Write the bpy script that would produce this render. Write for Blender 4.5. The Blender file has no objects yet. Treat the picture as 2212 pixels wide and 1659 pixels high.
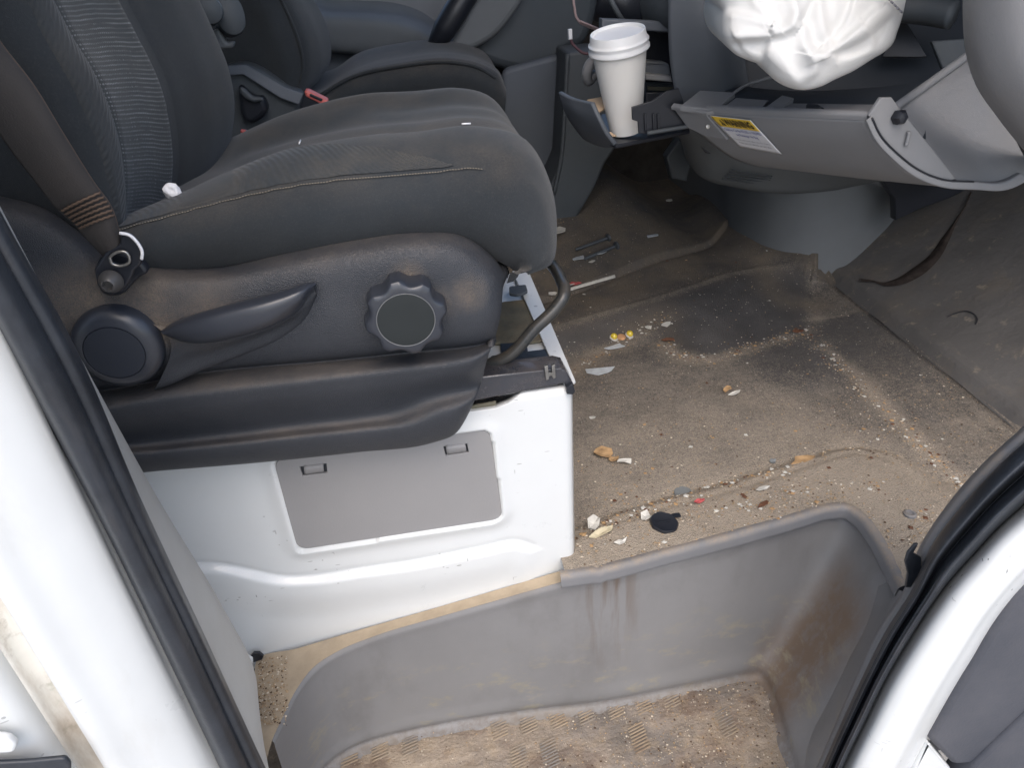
import bpy, bmesh, math, random
import numpy as np
from mathutils import Vector, Matrix, noise as mnoise
random.seed(7); np.random.seed(7)
S = bpy.context.scene
COL = S.collection

# ------------------------------------------------------------------ camera
CAM_H = 0.70
F = 1600.0; W0, H0 = 2212.0, 1659.0
_y = np.array([-286, 985, -1600.0]); _y /= np.linalg.norm(_y)
_z = -np.array([137, -2326, -1600.0]); _z /= np.linalg.norm(_z)
_x = np.cross(_y, _z); _x /= np.linalg.norm(_x); _z = np.cross(_x, _y)
ROT = np.array([_x, _y, _z])
EYE = np.array([0, 0, CAM_H])
cam = bpy.data.cameras.new('camera'); camo = bpy.data.objects.new('camera', cam); COL.objects.link(camo)
M4 = Matrix.Identity(4)
for i in range(3):
    for j in range(3): M4[i][j] = ROT[i][j]
    M4[i][3] = EYE[i]
camo.matrix_world = M4
cam.sensor_width = 36; cam.lens = 36 * F / W0; cam.clip_start = .02; cam.clip_end = 400
S.camera = camo

# ------------------------------------------------------------------ light
w = bpy.data.worlds.new('World'); S.world = w; w.use_nodes = True
nt = w.node_tree; bg = nt.nodes['Background']
sky = nt.nodes.new('ShaderNodeTexSky'); sky.sky_type = 'NISHITA'; sky.sun_disc = False
SUN_EL, SUN_AZ = 54, 182          # degrees; azimuth measured from +Y, clockwise
sky.sun_elevation = math.radians(SUN_EL); sky.sun_rotation = math.radians(SUN_AZ)
sky.air_density = 1.0; sky.dust_density = 3.0; sky.ozone_density = 1.0
nt.links.new(sky.outputs[0], bg.inputs[0]); bg.inputs[1].default_value = 0.15
sl = bpy.data.lights.new('sun', 'SUN'); sl.energy = .7; sl.angle = math.radians(60); sl.color = (1, .96, .9)
so = bpy.data.objects.new('sun', sl); COL.objects.link(so)
_a = math.radians(SUN_AZ); _e = math.radians(SUN_EL)
_d = Vector((math.sin(_a) * math.cos(_e), math.cos(_a) * math.cos(_e), math.sin(_e)))
so.rotation_euler = _d.to_track_quat('Z', 'Y').to_euler()
S.view_settings.view_transform = 'Standard'; S.view_settings.look = 'None'
S.view_settings.exposure = .95; S.view_settings.gamma = 1

# ------------------------------------------------------------------ photo measuring
def ray(x, y): return ROT @ np.array([x - W0 / 2, H0 / 2 - y, -F])
def on(x, y, ax, v):
    """point of the place seen at photo position x,y, on the plane ax = v"""
    d = ray(x, y); i = 'XYZ'.index(ax); return EYE + d * ((v - EYE[i]) / d[i])
def onp(x, y, p, n):
    d = ray(x, y); n = np.array(n, float); return EYE + d * (np.dot(np.array(p) - EYE, n) / np.dot(d, n))
def oY(pts, Y):
    if np.isscalar(Y): Y = [Y] * len(pts)
    return np.array([on(p[0], p[1], 'Y', yy) for p, yy in zip(pts, Y)])
def oZ(pts, z): return np.array([on(p[0], p[1], 'Z', z) for p in pts])

# ------------------------------------------------------------------ mesh helpers
def cr(P, n):
    """smooth resampling through points P"""
    P = np.asarray(P, float); k = len(P)
    t = np.concatenate([[0], np.cumsum(np.maximum(np.linalg.norm(np.diff(P, axis=0), axis=1), 1e-6))])
    m = np.zeros_like(P)
    for i in range(k):
        if i == 0: m[i] = (P[1] - P[0]) / (t[1] - t[0])
        elif i == k - 1: m[i] = (P[-1] - P[-2]) / (t[-1] - t[-2])
        else:
            a = (P[i] - P[i-1]) / (t[i] - t[i-1]); b = (P[i+1] - P[i]) / (t[i+1] - t[i])
            h0 = t[i] - t[i-1]; h1 = t[i+1] - t[i]
            m[i] = (a * h1 + b * h0) / (h0 + h1)
    T = np.linspace(0, t[-1], n); out = np.zeros((n, P.shape[1]))
    idx = np.clip(np.searchsorted(t, T, side='right') - 1, 0, k - 2)
    h = t[idx + 1] - t[idx]; s = ((T - t[idx]) / h)[:, None]; h = h[:, None]
    out = (2*s**3 - 3*s**2 + 1) * P[idx] + (s**3 - 2*s**2 + s) * h * m[idx] + (-2*s**3 + 3*s**2) * P[idx+1] + (s**3 - s**2) * h * m[idx+1]
    return out

def thing(name, label, cat, loc=(0, 0, 0), group=None):
    o = bpy.data.objects.new(name, None); COL.objects.link(o); o.location = loc; o.empty_display_size = .05
    o['label'] = label; o['category'] = cat
    if group: o['group'] = group
    return o
def tag(o, label, cat, group=None):
    o['label'] = label; o['category'] = cat
    if group: o['group'] = group
    return o
WORLD = {}
def wloc(o):
    v = Vector(o.location)
    while o.parent: o = o.parent; v += Vector(o.location)
    return v
def link(name, me, mat, parent=None, label=None, kind=None, smooth=True):
    """one mesh object; vertices arrive in world space, the origin goes to the middle of the underside"""
    n = len(me.vertices); co = np.zeros(n * 3); me.vertices.foreach_get('co', co); co = co.reshape(-1, 3)
    c = (co.min(0) + co.max(0)) / 2; c[2] = co[:, 2].min()
    me.vertices.foreach_set('co', (co - c).ravel()); me.update()
    o = bpy.data.objects.new(name, me); COL.objects.link(o)
    if mat and not me.materials: me.materials.append(mat)
    if parent is not None:
        o.parent = parent; c = c - np.array(wloc(parent))
    o.location = c
    if smooth: me.polygons.foreach_set('use_smooth', [True] * len(me.polygons))
    if label: o['label'] = label
    if kind: o['kind'] = kind
    return o
def grid(name, G, mat, parent=None, solid=0, closed=False, sc_=.5, **k):
    G = np.asarray(G); r, c = G.shape[:2]
    idx = np.arange(r * c).reshape(r, c)
    if closed: idx = np.concatenate([idx, idx[:, :1]], 1)
    f = np.stack([idx[:-1, :-1], idx[:-1, 1:], idx[1:, 1:], idx[1:, :-1]], -1).reshape(-1, 4)
    me = bpy.data.meshes.new(name); me.from_pydata(G.reshape(-1, 3).tolist(), [], f.tolist())
    du = np.linalg.norm(np.diff(G, axis=1), axis=2).mean(0); dv = np.linalg.norm(np.diff(G, axis=0), axis=2).mean(1)
    U = np.concatenate([[0], np.cumsum(du)]); V = np.concatenate([[0], np.cumsum(dv)])
    if closed: U = np.append(U, U[-1] + U[1])
    uv = me.uv_layers.new(name='UVMap'); cc = len(U)
    A = np.stack(np.meshgrid(U, V), -1)
    q = np.stack([A[:-1, :-1], A[:-1, 1:], A[1:, 1:], A[1:, :-1]], 2).reshape(-1, 2)
    uv.data.foreach_set('uv', q.ravel().astype(np.float32))
    o = link(name, me, mat, parent, **k)
    if solid:
        h_ = int(c * sc_); a_ = G[r // 2, h_]; n_v = np.cross(G[r // 2, min(h_ + 1, c - 1)] - a_, G[min(r // 2 + 1, r - 1), h_] - a_)
        m = o.modifiers.new('solid', 'SOLIDIFY'); m.thickness = solid; m.offset = -1 if np.dot(n_v, EYE - a_) > 0 else 1
    return o
def surf(rows, nu=48, nv=32):
    R = [cr(r, nu) for r in rows]; R = np.array(R)
    return np.stack([cr(R[:, j], nv) for j in range(nu)], 1)
def sheet(name, rows, mat, parent=None, nu=48, nv=32, **k): return grid(name, surf(rows, nu, nv), mat, parent, **k)
def tube_mesh(path, r, n=10, res=None, cap=True):
    P = cr(path, res) if res else np.asarray(path, float)
    k = len(P); T = np.gradient(P, axis=0); T /= np.linalg.norm(T, axis=1)[:, None] + 1e-12
    up = np.array([0, 0, 1.0]) if abs(T[0][2]) < .9 else np.array([1.0, 0, 0])
    a = np.cross(T[0], up); a /= np.linalg.norm(a); V = []
    rr = np.full(k, r) if np.isscalar(r) else np.interp(np.linspace(0, 1, k), np.linspace(0, 1, len(r)), r)
    for i in range(k):
        a = a - T[i] * np.dot(a, T[i]); a /= np.linalg.norm(a); b = np.cross(T[i], a)
        for j in range(n):
            t = 2 * math.pi * j / n; V.append(P[i] + rr[i] * (math.cos(t) * a + math.sin(t) * b))
    Fc = [(i*n + j, i*n + (j+1) % n, (i+1)*n + (j+1) % n, (i+1)*n + j) for i in range(k-1) for j in range(n)]
    if cap: Fc += [tuple(range(n))[::-1], tuple((k-1)*n + j for j in range(n))]
    return V, Fc
def from_vf(name, V, Fc, mat, parent=None, **k):
    me = bpy.data.meshes.new(name); me.from_pydata([tuple(v) for v in V], [], Fc); return link(name, me, mat, parent, **k)
def tube(name, path, r, mat, parent=None, n=10, res=None, **k):
    V, Fc = tube_mesh(path, r, n, res); return from_vf(name, V, Fc, mat, parent, **k)
def frame_of(axis):
    a = np.array(axis, float); a /= np.linalg.norm(a)
    u = np.cross(a, [0, 0, 1.0]) if abs(a[2]) < .95 else np.cross(a, [1.0, 0, 0]); u /= np.linalg.norm(u)
    return a, u, np.cross(a, u)
def lathe(name, c, axis, prof, mat, parent=None, n=56, rmod=None, **k):
    """prof: (radius, height along axis); rmod(theta) scales the radius"""
    a, u, v = frame_of(axis); c = np.array(c, float); V = []; Fc = []
    for r, h in prof:
        for j in range(n):
            t = 2 * math.pi * j / n; rr = r * (rmod(t, r) if rmod else 1)
            V.append(c + a * h + rr * (math.cos(t) * u + math.sin(t) * v))
    for i in range(len(prof) - 1):
        for j in range(n): Fc.append((i*n + j, i*n + (j+1) % n, (i+1)*n + (j+1) % n, (i+1)*n + j))
    Fc.append(tuple(range(n))[::-1]); Fc.append(tuple((len(prof)-1)*n + j for j in range(n)))
    o = from_vf(name, V, Fc, mat, parent, **k)
    m = o.modifiers.new('split', 'EDGE_SPLIT'); m.split_angle = math.radians(40)
    return o
def plate(name, loops, o0, ex, ey, depth, mat, parent=None, bevel=0.001, res=2, **k):
    """flat plate with rounded edges and holes; loops in plane coordinates (metres); depth grows along ex x ey"""
    ex = np.array(ex, float); ey = np.array(ey, float); ex /= np.linalg.norm(ex); ey /= np.linalg.norm(ey); ez = np.cross(ex, ey)
    cu = bpy.data.curves.new(name, 'CURVE'); cu.dimensions = '2D'; cu.fill_mode = 'BOTH'
    b = min(bevel, depth * .45); cu.extrude = depth / 2 - b; cu.bevel_depth = b; cu.bevel_resolution = res; cu.offset = -b
    for lp in loops:
        s = cu.splines.new('POLY'); s.points.add(len(lp) - 1); s.use_cyclic_u = True
        for p, q in zip(s.points, lp): p.co = (q[0], q[1], 0, 1)
    t = bpy.data.objects.new('tmp', cu); COL.objects.link(t)
    me = bpy.data.meshes.new_from_object(t.evaluated_get(bpy.context.evaluated_depsgraph_get()))
    bpy.data.objects.remove(t); bpy.data.curves.remove(cu); me.name = name
    n = len(me.vertices); co = np.zeros(n * 3); me.vertices.foreach_get('co', co); co = co.reshape(-1, 3)
    P = np.array(o0) + co[:, :1] * ex + co[:, 1:2] * ey + (co[:, 2:] - depth / 2) * ez
    me.vertices.foreach_set('co', P.ravel()); me.materials.clear()
    o = link(name, me, mat, parent, **k)
    m = o.modifiers.new('split', 'EDGE_SPLIT'); m.split_angle = math.radians(35)
    return o
def rnd(poly, r=.01, n=5):
    """round the corners of a polygon"""
    out = []; poly = [np.array(p[:2], float) for p in poly]; k = len(poly)
    for i in range(k):
        p, a, b = poly[i], poly[i-1], poly[(i+1) % k]
        rr = r[i] if not np.isscalar(r) else r
        da = (a - p); la = np.linalg.norm(da); db = (b - p); lb = np.linalg.norm(db); q = min(rr, la * .48, lb * .48)
        s, e = p + da / la * q, p + db / lb * q
        for j in range(n + 1):
            t = j / n; out.append((1-t)**2 * s + 2*t*(1-t) * p + t*t * e)
    return out
def yplate(name, pxs, Y, depth, mat, parent=None, bevel=.0015, rad=.0, holes=(), **k):
    """plate facing the open door (-Y): outline given where the photo shows it, front face on plane Y"""
    def cv(px):
        q = [(p[0], p[2]) for p in oY(px, Y)]
        return q
    L = [rnd(cv(pxs), rad) if (not np.isscalar(rad) or rad) else cv(pxs)] + [cv(h) for h in holes]
    return plate(name, L, (0, Y, 0), (1, 0, 0), (0, 0, 1), depth, mat, parent, bevel, **k)
def pplate(name, P3, depth, mat, parent=None, bevel=.0015, rad=0, **k):
    """plate through (nearly coplanar) 3-D points"""
    P = np.asarray(P3, float); c = P.mean(0); _, _, vt = np.linalg.svd(P - c); n = vt[2]
    if np.dot(n, EYE - c) < 0: n = -n
    ex = P[1] - P[0]; ex -= n * np.dot(ex, n); ex /= np.linalg.norm(ex); ey = np.cross(n, ex)
    L = [(np.dot(p - c, ex), np.dot(p - c, ey)) for p in P]
    if not np.isscalar(rad) or rad: L = rnd(L, rad)
    return plate(name, [L], c, ex, ey, depth, mat, parent, bevel, **k)
def boxm(name, c, s, mat, parent=None, rot=None, bevel=.002, **k):
    bm = bmesh.new(); bmesh.ops.create_cube(bm, size=1)
    for v in bm.verts:
        q = Vector((v.co.x * s[0], v.co.y * s[1], v.co.z * s[2]))
        if rot is not None: q = rot @ q
        v.co = q + Vector(c)
    if bevel: bmesh.ops.bevel(bm, geom=bm.edges[:], offset=bevel, segments=2, affect='EDGES')
    me = bpy.data.meshes.new(name); bm.to_mesh(me); bm.free(); k.setdefault('smooth', False)
    return link(name, me, mat, parent, **k)
def sstep(a, b, x): t = np.clip((x - a) / (b - a), 0, 1); return t * t * (3 - 2 * t)
def pdist(P, line):
    """distance of points P (n,2) to a polyline, and which side (+ left)"""
    line = np.asarray(line)[:, :2]; best = np.full(len(P), 1e9); side = np.zeros(len(P)); par = np.zeros(len(P)); acc = 0
    for a, b in zip(line[:-1], line[1:]):
        d = b - a; L = np.linalg.norm(d); t = np.clip(((P - a) @ d) / (L * L), 0, 1)
        q = P - (a + t[:, None] * d); r = np.linalg.norm(q, axis=1); m = r < best
        sd = np.sign(d[0] * (P - a)[:, 1] - d[1] * (P - a)[:, 0])
        best = np.where(m, r, best); side = np.where(m, sd, side); par = np.where(m, acc + t * L, par); acc += L
    return best, side, par

# ------------------------------------------------------------------ materials
def nd(nt, t, **kw):
    n = nt.nodes.new(t)
    for a, b in kw.items(): setattr(n, a, b)
    return n
def mixc(nt, fac, a, b, blend='MIX'):
    m = nd(nt, 'ShaderNodeMix', data_type='RGBA', blend_type=blend)
    for s, v in ((0, fac), (6, a), (7, b)):
        if hasattr(v, 'is_linked') or hasattr(v, 'links'): nt.links.new(v, m.inputs[s])
        else: m.inputs[s].default_value = v if s == 0 else (*v[:3], 1)
    return m.outputs[2]
def ramp(nt, src, lo, hi):
    m = nd(nt, 'ShaderNodeMapRange'); nt.links.new(src, m.inputs[0]); m.inputs[1].default_value = lo; m.inputs[2].default_value = hi
    m.clamp = True; return m.outputs[0]
def math_(nt, op, a, b=None):
    m = nd(nt, 'ShaderNodeMath', operation=op)
    for i, v in enumerate((a, b)):
        if v is None: continue
        if hasattr(v, 'links'): nt.links.new(v, m.inputs[i])
        else: m.inputs[i].default_value = v
    return m.outputs[0]
def noise_(nt, vec, scale, detail=4, rough=.6, dist=0):
    n = nd(nt, 'ShaderNodeTexNoise'); n.inputs['Scale'].default_value = scale; n.inputs['Detail'].default_value = detail
    n.inputs['Roughness'].default_value = rough; n.inputs['Distortion'].default_value = dist
    nt.links.new(vec, n.inputs['Vector']); return n.outputs[0]
TAN = (.30, .215, .135)
def mat(name, col, rough=.5, spec=.5, var=.12, vscale=9, bumps=(), dust=None, patches=(), specks=None, coat=0, sheen=0, metal=0, extra=None, rvar=.1, sss=0):
    """dust=(amount, noise scale, need-up 0..1); patches: (colour, scale, lo, hi, amount[, squash]); specks: (colour, scale, threshold)"""
    m = bpy.data.materials.new(name); m.use_nodes = True; nt = m.node_tree; b = nt.nodes['Principled BSDF']
    g = nd(nt, 'ShaderNodeNewGeometry'); P = g.outputs['Position']
    v = noise_(nt, P, vscale, 5)
    c = mixc(nt, ramp(nt, v, .3, .7), [x * (1 - var) for x in col], [min(1, x * (1 + var)) for x in col])
    r = math_(nt, 'ADD', rough - rvar / 2, math_(nt, 'MULTIPLY', v, rvar))
    for p in patches:
        pc, sc, lo, hi, am = p[:5]; vec = P
        if len(p) > 5:
            mp = nd(nt, 'ShaderNodeMapping'); mp.inputs['Scale'].default_value = p[5]; nt.links.new(P, mp.inputs[0]); vec = mp.outputs[0]
        f = math_(nt, 'MULTIPLY', ramp(nt, noise_(nt, vec, sc, 6, .65), lo, hi), am)
        c = mixc(nt, f, c, pc)
    if specks:
        vo = nd(nt, 'ShaderNodeTexVoronoi'); vo.inputs['Scale'].default_value = specks[1]; nt.links.new(P, vo.inputs['Vector'])
        sel = nd(nt, 'ShaderNodeSeparateColor'); nt.links.new(vo.outputs['Color'], sel.inputs[0])
        f = math_(nt, 'MULTIPLY', math_(nt, 'LESS_THAN', vo.outputs['Distance'], .32), math_(nt, 'GREATER_THAN', sel.outputs[0], specks[2]))
        c = mixc(nt, f, c, specks[0])
    if extra: c, r = extra(nt, P, c, r, g)
    if dust:
        am, sc, up = dust[:3]; dcol = dust[3] if len(dust) > 3 else TAN
        sx = nd(nt, 'ShaderNodeSeparateXYZ'); nt.links.new(g.outputs['Normal'], sx.inputs[0])
        upm = ramp(nt, sx.outputs[2], .15, .8)
        f = ramp(nt, noise_(nt, P, sc, 7, .7), .35, .72)
        fine = ramp(nt, noise_(nt, P, 700, 2, .6), .3, .6)
        k = math_(nt, 'ADD', math_(nt, 'MULTIPLY', upm, up), 1 - up)
        f = math_(nt, 'MULTIPLY', math_(nt, 'MULTIPLY', math_(nt, 'MULTIPLY', f, k), am), math_(nt, 'ADD', math_(nt, 'MULTIPLY', fine, .6), .4))
        c = mixc(nt, f, c, dcol); r = math_(nt, 'ADD', r, math_(nt, 'MULTIPLY', f, .35))
    nt.links.new(c, b.inputs['Base Color']); nt.links.new(r, b.inputs['Roughness'])
    b.inputs['Specular IOR Level'].default_value = spec; b.inputs['Metallic'].default_value = metal
    b.inputs['Coat Weight'].default_value = coat; b.inputs['Sheen Weight'].default_value = sheen
    if sss: b.inputs['Subsurface Weight'].default_value = sss; b.inputs['Subsurface Radius'].default_value = (.01, .008, .006)
    prev = None
    for kind, sc, dist in bumps:
        if kind == 'grain':
            t = nd(nt, 'ShaderNodeTexVoronoi', feature='DISTANCE_TO_EDGE'); t.inputs['Scale'].default_value = sc; nt.links.new(P, t.inputs['Vector']); h = ramp(nt, t.outputs['Distance'], 0, .35)
        elif kind == 'noise': h = noise_(nt, P, sc, 4)
        elif kind in ('twill', 'rib', 'weave'):
            uv = nd(nt, 'ShaderNodeUVMap'); t = nd(nt, 'ShaderNodeTexWave', bands_direction='DIAGONAL' if kind == 'twill' else 'X'); t.inputs['Scale'].default_value = sc
            t.inputs['Distortion'].default_value = .4; nt.links.new(uv.outputs[0], t.inputs['Vector']); h = t.outputs['Fac']
        bp = nd(nt, 'ShaderNodeBump'); bp.inputs['Strength'].default_value = 1; bp.inputs['Distance'].default_value = dist
        nt.links.new(h, bp.inputs['Height'])
        if prev: nt.links.new(prev, bp.inputs['Normal'])
        prev = bp.outputs[0]
    if prev: nt.links.new(prev, b.inputs['Normal'])
    return m

def woven(nt, P, c, r, g):
    """fine dotted light threads of the seat's middle panel"""
    uv = nd(nt, 'ShaderNodeUVMap'); sp = nd(nt, 'ShaderNodeSeparateXYZ'); nt.links.new(uv.outputs[0], sp.inputs[0])
    def bars(v, per, duty):
        f = math_(nt, 'FRACT', math_(nt, 'DIVIDE', v, per)); return math_(nt, 'LESS_THAN', f, duty)
    wob = math_(nt, 'MULTIPLY', math_(nt, 'SUBTRACT', noise_(nt, uv.outputs[0], 60, 2), .5), .0012)
    rows = bars(math_(nt, 'ADD', sp.outputs[0], wob), .0040, .36)
    dash = bars(sp.outputs[1], .0046, .6)
    m = nd(nt, 'ShaderNodeMapping'); m.inputs['Scale'].default_value = (160, 14, 1); nt.links.new(uv.outputs[0], m.inputs[0])
    strength = ramp(nt, noise_(nt, m.outputs[0], 1, 2), .35, .75)
    m2 = nd(nt, 'ShaderNodeMapping'); m2.inputs['Scale'].default_value = (10, 120, 1); nt.links.new(uv.outputs[0], m2.inputs[0])
    strength = math_(nt, 'MAXIMUM', strength, ramp(nt, noise_(nt, m2.outputs[0], 1, 2), .45, .8))
    f = math_(nt, 'MULTIPLY', math_(nt, 'MULTIPLY', rows, dash), math_(nt, 'MULTIPLY', strength, .75))
    return mixc(nt, f, c, (.36, .37, .38)), r

FINE = ('noise', 900, .0002)
M = {}
def trimdust(nt, P, c, r, g):
    """tan dust rubbed into the plastic round the belt anchor, the lever and the knob"""
    n = ramp(nt, noise_(nt, P, 26, 7, .75), .34, .68); fine = ramp(nt, noise_(nt, P, 650, 2, .6), .3, .62); tot = None
    for px, py, rad, am in ((300, 640, .040, .85), (175, 655, .045, .7), (345, 700, .026, .8), (430, 660, .045, .35), (880, 600, .02, .6), (1012, 635, .022, .5), (960, 650, .02, .3)):
        p = on(px, py, 'Y', .612)
        vm = nd(nt, 'ShaderNodeVectorMath', operation='DISTANCE'); nt.links.new(P, vm.inputs[0]); vm.inputs[1].default_value = tuple(p)
        f = math_(nt, 'MULTIPLY', ramp(nt, vm.outputs['Value'], rad, rad * .2), am); tot = f if tot is None else math_(nt, 'MAXIMUM', tot, f)
    f = math_(nt, 'MULTIPLY', math_(nt, 'MULTIPLY', tot, math_(nt, 'ADD', math_(nt, 'MULTIPLY', n, .75), .25)), math_(nt, 'ADD', math_(nt, 'MULTIPLY', fine, .6), .4))
    return mixc(nt, f, c, (.27, .205, .14)), math_(nt, 'ADD', r, math_(nt, 'MULTIPLY', f, .4))
M['trim'] = mat('grained black plastic', (.031, .035, .043), .48, .45, bumps=(('grain', 640, .00028),), dust=(.42, 9, .95, (.24, .19, .14)), extra=trimdust)
M['smooth'] = mat('smooth black plastic', (.028, .032, .042), .33, .6, bumps=(('noise', 500, .00004),))
M['rubber'] = mat('black rubber', (.022, .026, .033), .40, .5, var=.3, vscale=30, bumps=(('noise', 120, .0005),), patches=(((.085, .08, .078), 40, .58, .78, .45, (1, 1, .12)),))
M['fabric'] = mat('dark seat cloth', (.027, .032, .037), .95, .15, var=.18, bumps=(('noise', 1300, .0005),), sheen=.15, dust=(.34, 8, .85, (.2, .16, .12)), patches=(((.062, .066, .07), 520, .52, .74, .35), ((.07, .062, .054), 14, .58, .75, .3)))
M['twill'] = mat('ribbed seat cloth', (.034, .039, .044), .95, .15, var=.15, bumps=(('twill', 95, .0005),), sheen=.15, dust=(.35, 12, .7, (.2, .16, .11)))
M['woven'] = mat('woven seat panel', (.034, .040, .044), .95, .15, var=.12, bumps=(('noise', 1100, .0004),), sheen=.15, extra=woven, dust=(.25, 12, .5, (.2, .16, .11)))
M['webbing'] = mat('belt webbing', (.040, .037, .036), .75, .3, bumps=(('noise', 900, .0004),), dust=(.15, 14, .1, (.14, .11, .09)))
M['thread'] = mat('pale thread', (.19, .17, .14), .9, .1)
M['brownthread'] = mat('brown thread', (.12, .085, .065), .9, .1)
def chips(nt, P, c, r, g):
    """thin dark scratches and chips in white paint"""
    for sc, rot, th in (((70, 70, 330), .5, .87), ((330, 200, 60), -.35, .90), ((150, 150, 190), .9, .93)):
        mp = nd(nt, 'ShaderNodeMapping'); mp.inputs['Scale'].default_value = sc; mp.inputs['Rotation'].default_value = (0, rot, 0); nt.links.new(P, mp.inputs[0])
        vo = nd(nt, 'ShaderNodeTexVoronoi'); vo.inputs['Scale'].default_value = 1; nt.links.new(mp.outputs[0], vo.inputs['Vector'])
        sel = nd(nt, 'ShaderNodeSeparateColor'); nt.links.new(vo.outputs['Color'], sel.inputs[0])
        gate = ramp(nt, noise_(nt, P, 9, 2), .57, .66)
        f = math_(nt, 'MULTIPLY', math_(nt, 'LESS_THAN', vo.outputs['Distance'], .22), math_(nt, 'GREATER_THAN', sel.outputs[0], th))
        c = mixc(nt, math_(nt, 'MULTIPLY', math_(nt, 'MULTIPLY', f, gate), .8), c, (.10, .095, .09))
    return c, r
M['white'] = mat('white van paint', (.67, .69, .69), .28, .5, var=.02, coat=.4, dust=(.25, 6, .7, (.45, .36, .26)),
                 extra=chips)
M['whitedirty'] = mat('white paint with grime', (.72, .735, .725), .3, .5, var=.03, coat=.3, extra=chips,
                      patches=(((.40, .36, .27), 16, .56, .8, .25, (1, 1, .35)),))
M['groove'] = mat('grimy painted groove', (.74, .73, .68), .6, .3, var=.08, vscale=25, patches=(((.40, .33, .25), 30, .48, .70, .7, (1, 1, .3)), ((.22, .17, .12), 60, .55, .72, .5), ((.45, .5, .4), 30, .58, .7, .4)))
M['pillartrim'] = mat('light grey pillar trim', (.50, .485, .45), .6, .35, var=.04, bumps=(FINE,), dust=(.15, 20, .0))
M['panel'] = mat('mid grey plastic cover', (.27, .265, .265), .5, .4, var=.03, bumps=(FINE,), patches=(((.3, .29, .27), 14, .62, .8, .25),))
M['dash'] = mat('grey dash plastic', (.225, .228, .236), .52, .4, var=.05, bumps=(('grain', 900, .0001),), dust=(.12, 14, .5))
M['dashdark'] = mat('dark grey dash plastic', (.10, .112, .13), .52, .4, var=.06, bumps=(('grain', 800, .00012),))
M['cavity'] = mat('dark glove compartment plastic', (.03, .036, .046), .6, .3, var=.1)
M['bolster'] = mat('slate lower dash plastic', (.145, .156, .164), .55, .4, var=.07, bumps=(('grain', 700, .00015),), dust=(.2, 8, .1, (.14, .12, .1)))
M['deep'] = mat('charcoal cabin plastic', (.062, .073, .083), .5, .4, var=.08, bumps=(('grain', 700, .00015),), dust=(.1, 10, .5))
M['black'] = mat('black plastic', (.014, .016, .022), .4, .5)
M['paper'] = mat('white cup paper', (.80, .785, .75), .6, .3, var=.015, sss=.05)
M['lid'] = mat('white cup lid', (.82, .83, .84), .32, .5, var=.01, sss=.05)
M['nylon'] = mat('white airbag cloth', (.64, .64, .625), 1.0, .0, var=.03, bumps=(('noise', 1500, .0003),))
def stepmask(nt, P, c, r, g):
    """brown mud smeared on the front wall of the step, runs down the riser, scuffs"""
    s = nd(nt, 'ShaderNodeSeparateXYZ'); nt.links.new(P, s.inputs[0])
    x, z = s.outputs[0], s.outputs[2]
    n1 = noise_(nt, P, 28, 6, .7); n2 = noise_(nt, P, 90, 5, .7)
    # mud on the front wall beside the corner
    cx = math_(nt, 'ADD', .535, math_(nt, 'MULTIPLY', z, .40)); y = s.outputs[1]
    d = math_(nt, 'SUBTRACT', x, cx)
    f = math_(nt, 'MULTIPLY', ramp(nt, d, -.05, -.022), math_(nt, 'MULTIPLY', ramp(nt, y, .535, .585), ramp(nt, y, .675, .64)))
    m0 = nd(nt, 'ShaderNodeMapping'); m0.inputs['Scale'].default_value = (40, 40, 14); m0.inputs['Rotation'].default_value = (0, .4, 0); nt.links.new(P, m0.inputs[0])
    f = math_(nt, 'MULTIPLY', f, ramp(nt, math_(nt, 'ADD', noise_(nt, m0.outputs[0], 1, 6, .7), math_(nt, 'MULTIPLY', n2, .4)), .36, .74))
    f = math_(nt, 'MULTIPLY', f, ramp(nt, z, -.04, -.10))
    c = mixc(nt, math_(nt, 'MULTIPLY', f, .9), c, (.165, .112, .075))
    # dried runs under the mat lip
    m = nd(nt, 'ShaderNodeMapping'); m.inputs['Scale'].default_value = (45, 6, 4); nt.links.new(P, m.inputs[0])
    run = ramp(nt, noise_(nt, m.outputs[0], 1, 4, .6), .44, .60)
    win = math_(nt, 'MULTIPLY', ramp(nt, math_(nt, 'ABSOLUTE', math_(nt, 'SUBTRACT', x, .185)), .05, .015), ramp(nt, z, -.2, -.11))
    c = mixc(nt, math_(nt, 'MULTIPLY', math_(nt, 'MULTIPLY', run, win), .75), c, (.13, .095, .07))
    # yellowish scuffs low on the riser
    m = nd(nt, 'ShaderNodeMapping'); m.inputs['Scale'].default_value = (22, 22, 40); nt.links.new(P, m.inputs[0])
    sc = ramp(nt, noise_(nt, m.outputs[0], 1, 5, .7), .55, .70)
    low = math_(nt, 'MULTIPLY', ramp(nt, z, -.10, -.19), ramp(nt, z, -.275, -.25))
    c = mixc(nt, math_(nt, 'MULTIPLY', math_(nt, 'MULTIPLY', sc, low), .7), c, (.30, .27, .19))
    # mud at the foot of the walls
    ft = math_(nt, 'MULTIPLY', ramp(nt, z, -.248, -.27), ramp(nt, n2, .38, .62))
    c = mixc(nt, math_(nt, 'MULTIPLY', ft, .75), c, (.13, .105, .085))
    return c, r
M['step'] = mat('grey step plastic', (.208, .206, .207), .48, .4, var=.10, vscale=5, bumps=(FINE,), dust=(.40, 9, 1.0, (.30, .24, .17)), extra=stepmask,
                patches=(((.13, .125, .12), 9, .5, .7, .5, (1, 1, .6)),))
SAND = (.34, .25, .165)
M['ledge'] = mat('dust covered step ledge', (.40, .325, .235), .85, .2, var=.12, vscale=40, bumps=(('noise', 400, .0004),), patches=(((.22, .205, .19), 9, .56, .74, .7),))
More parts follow.
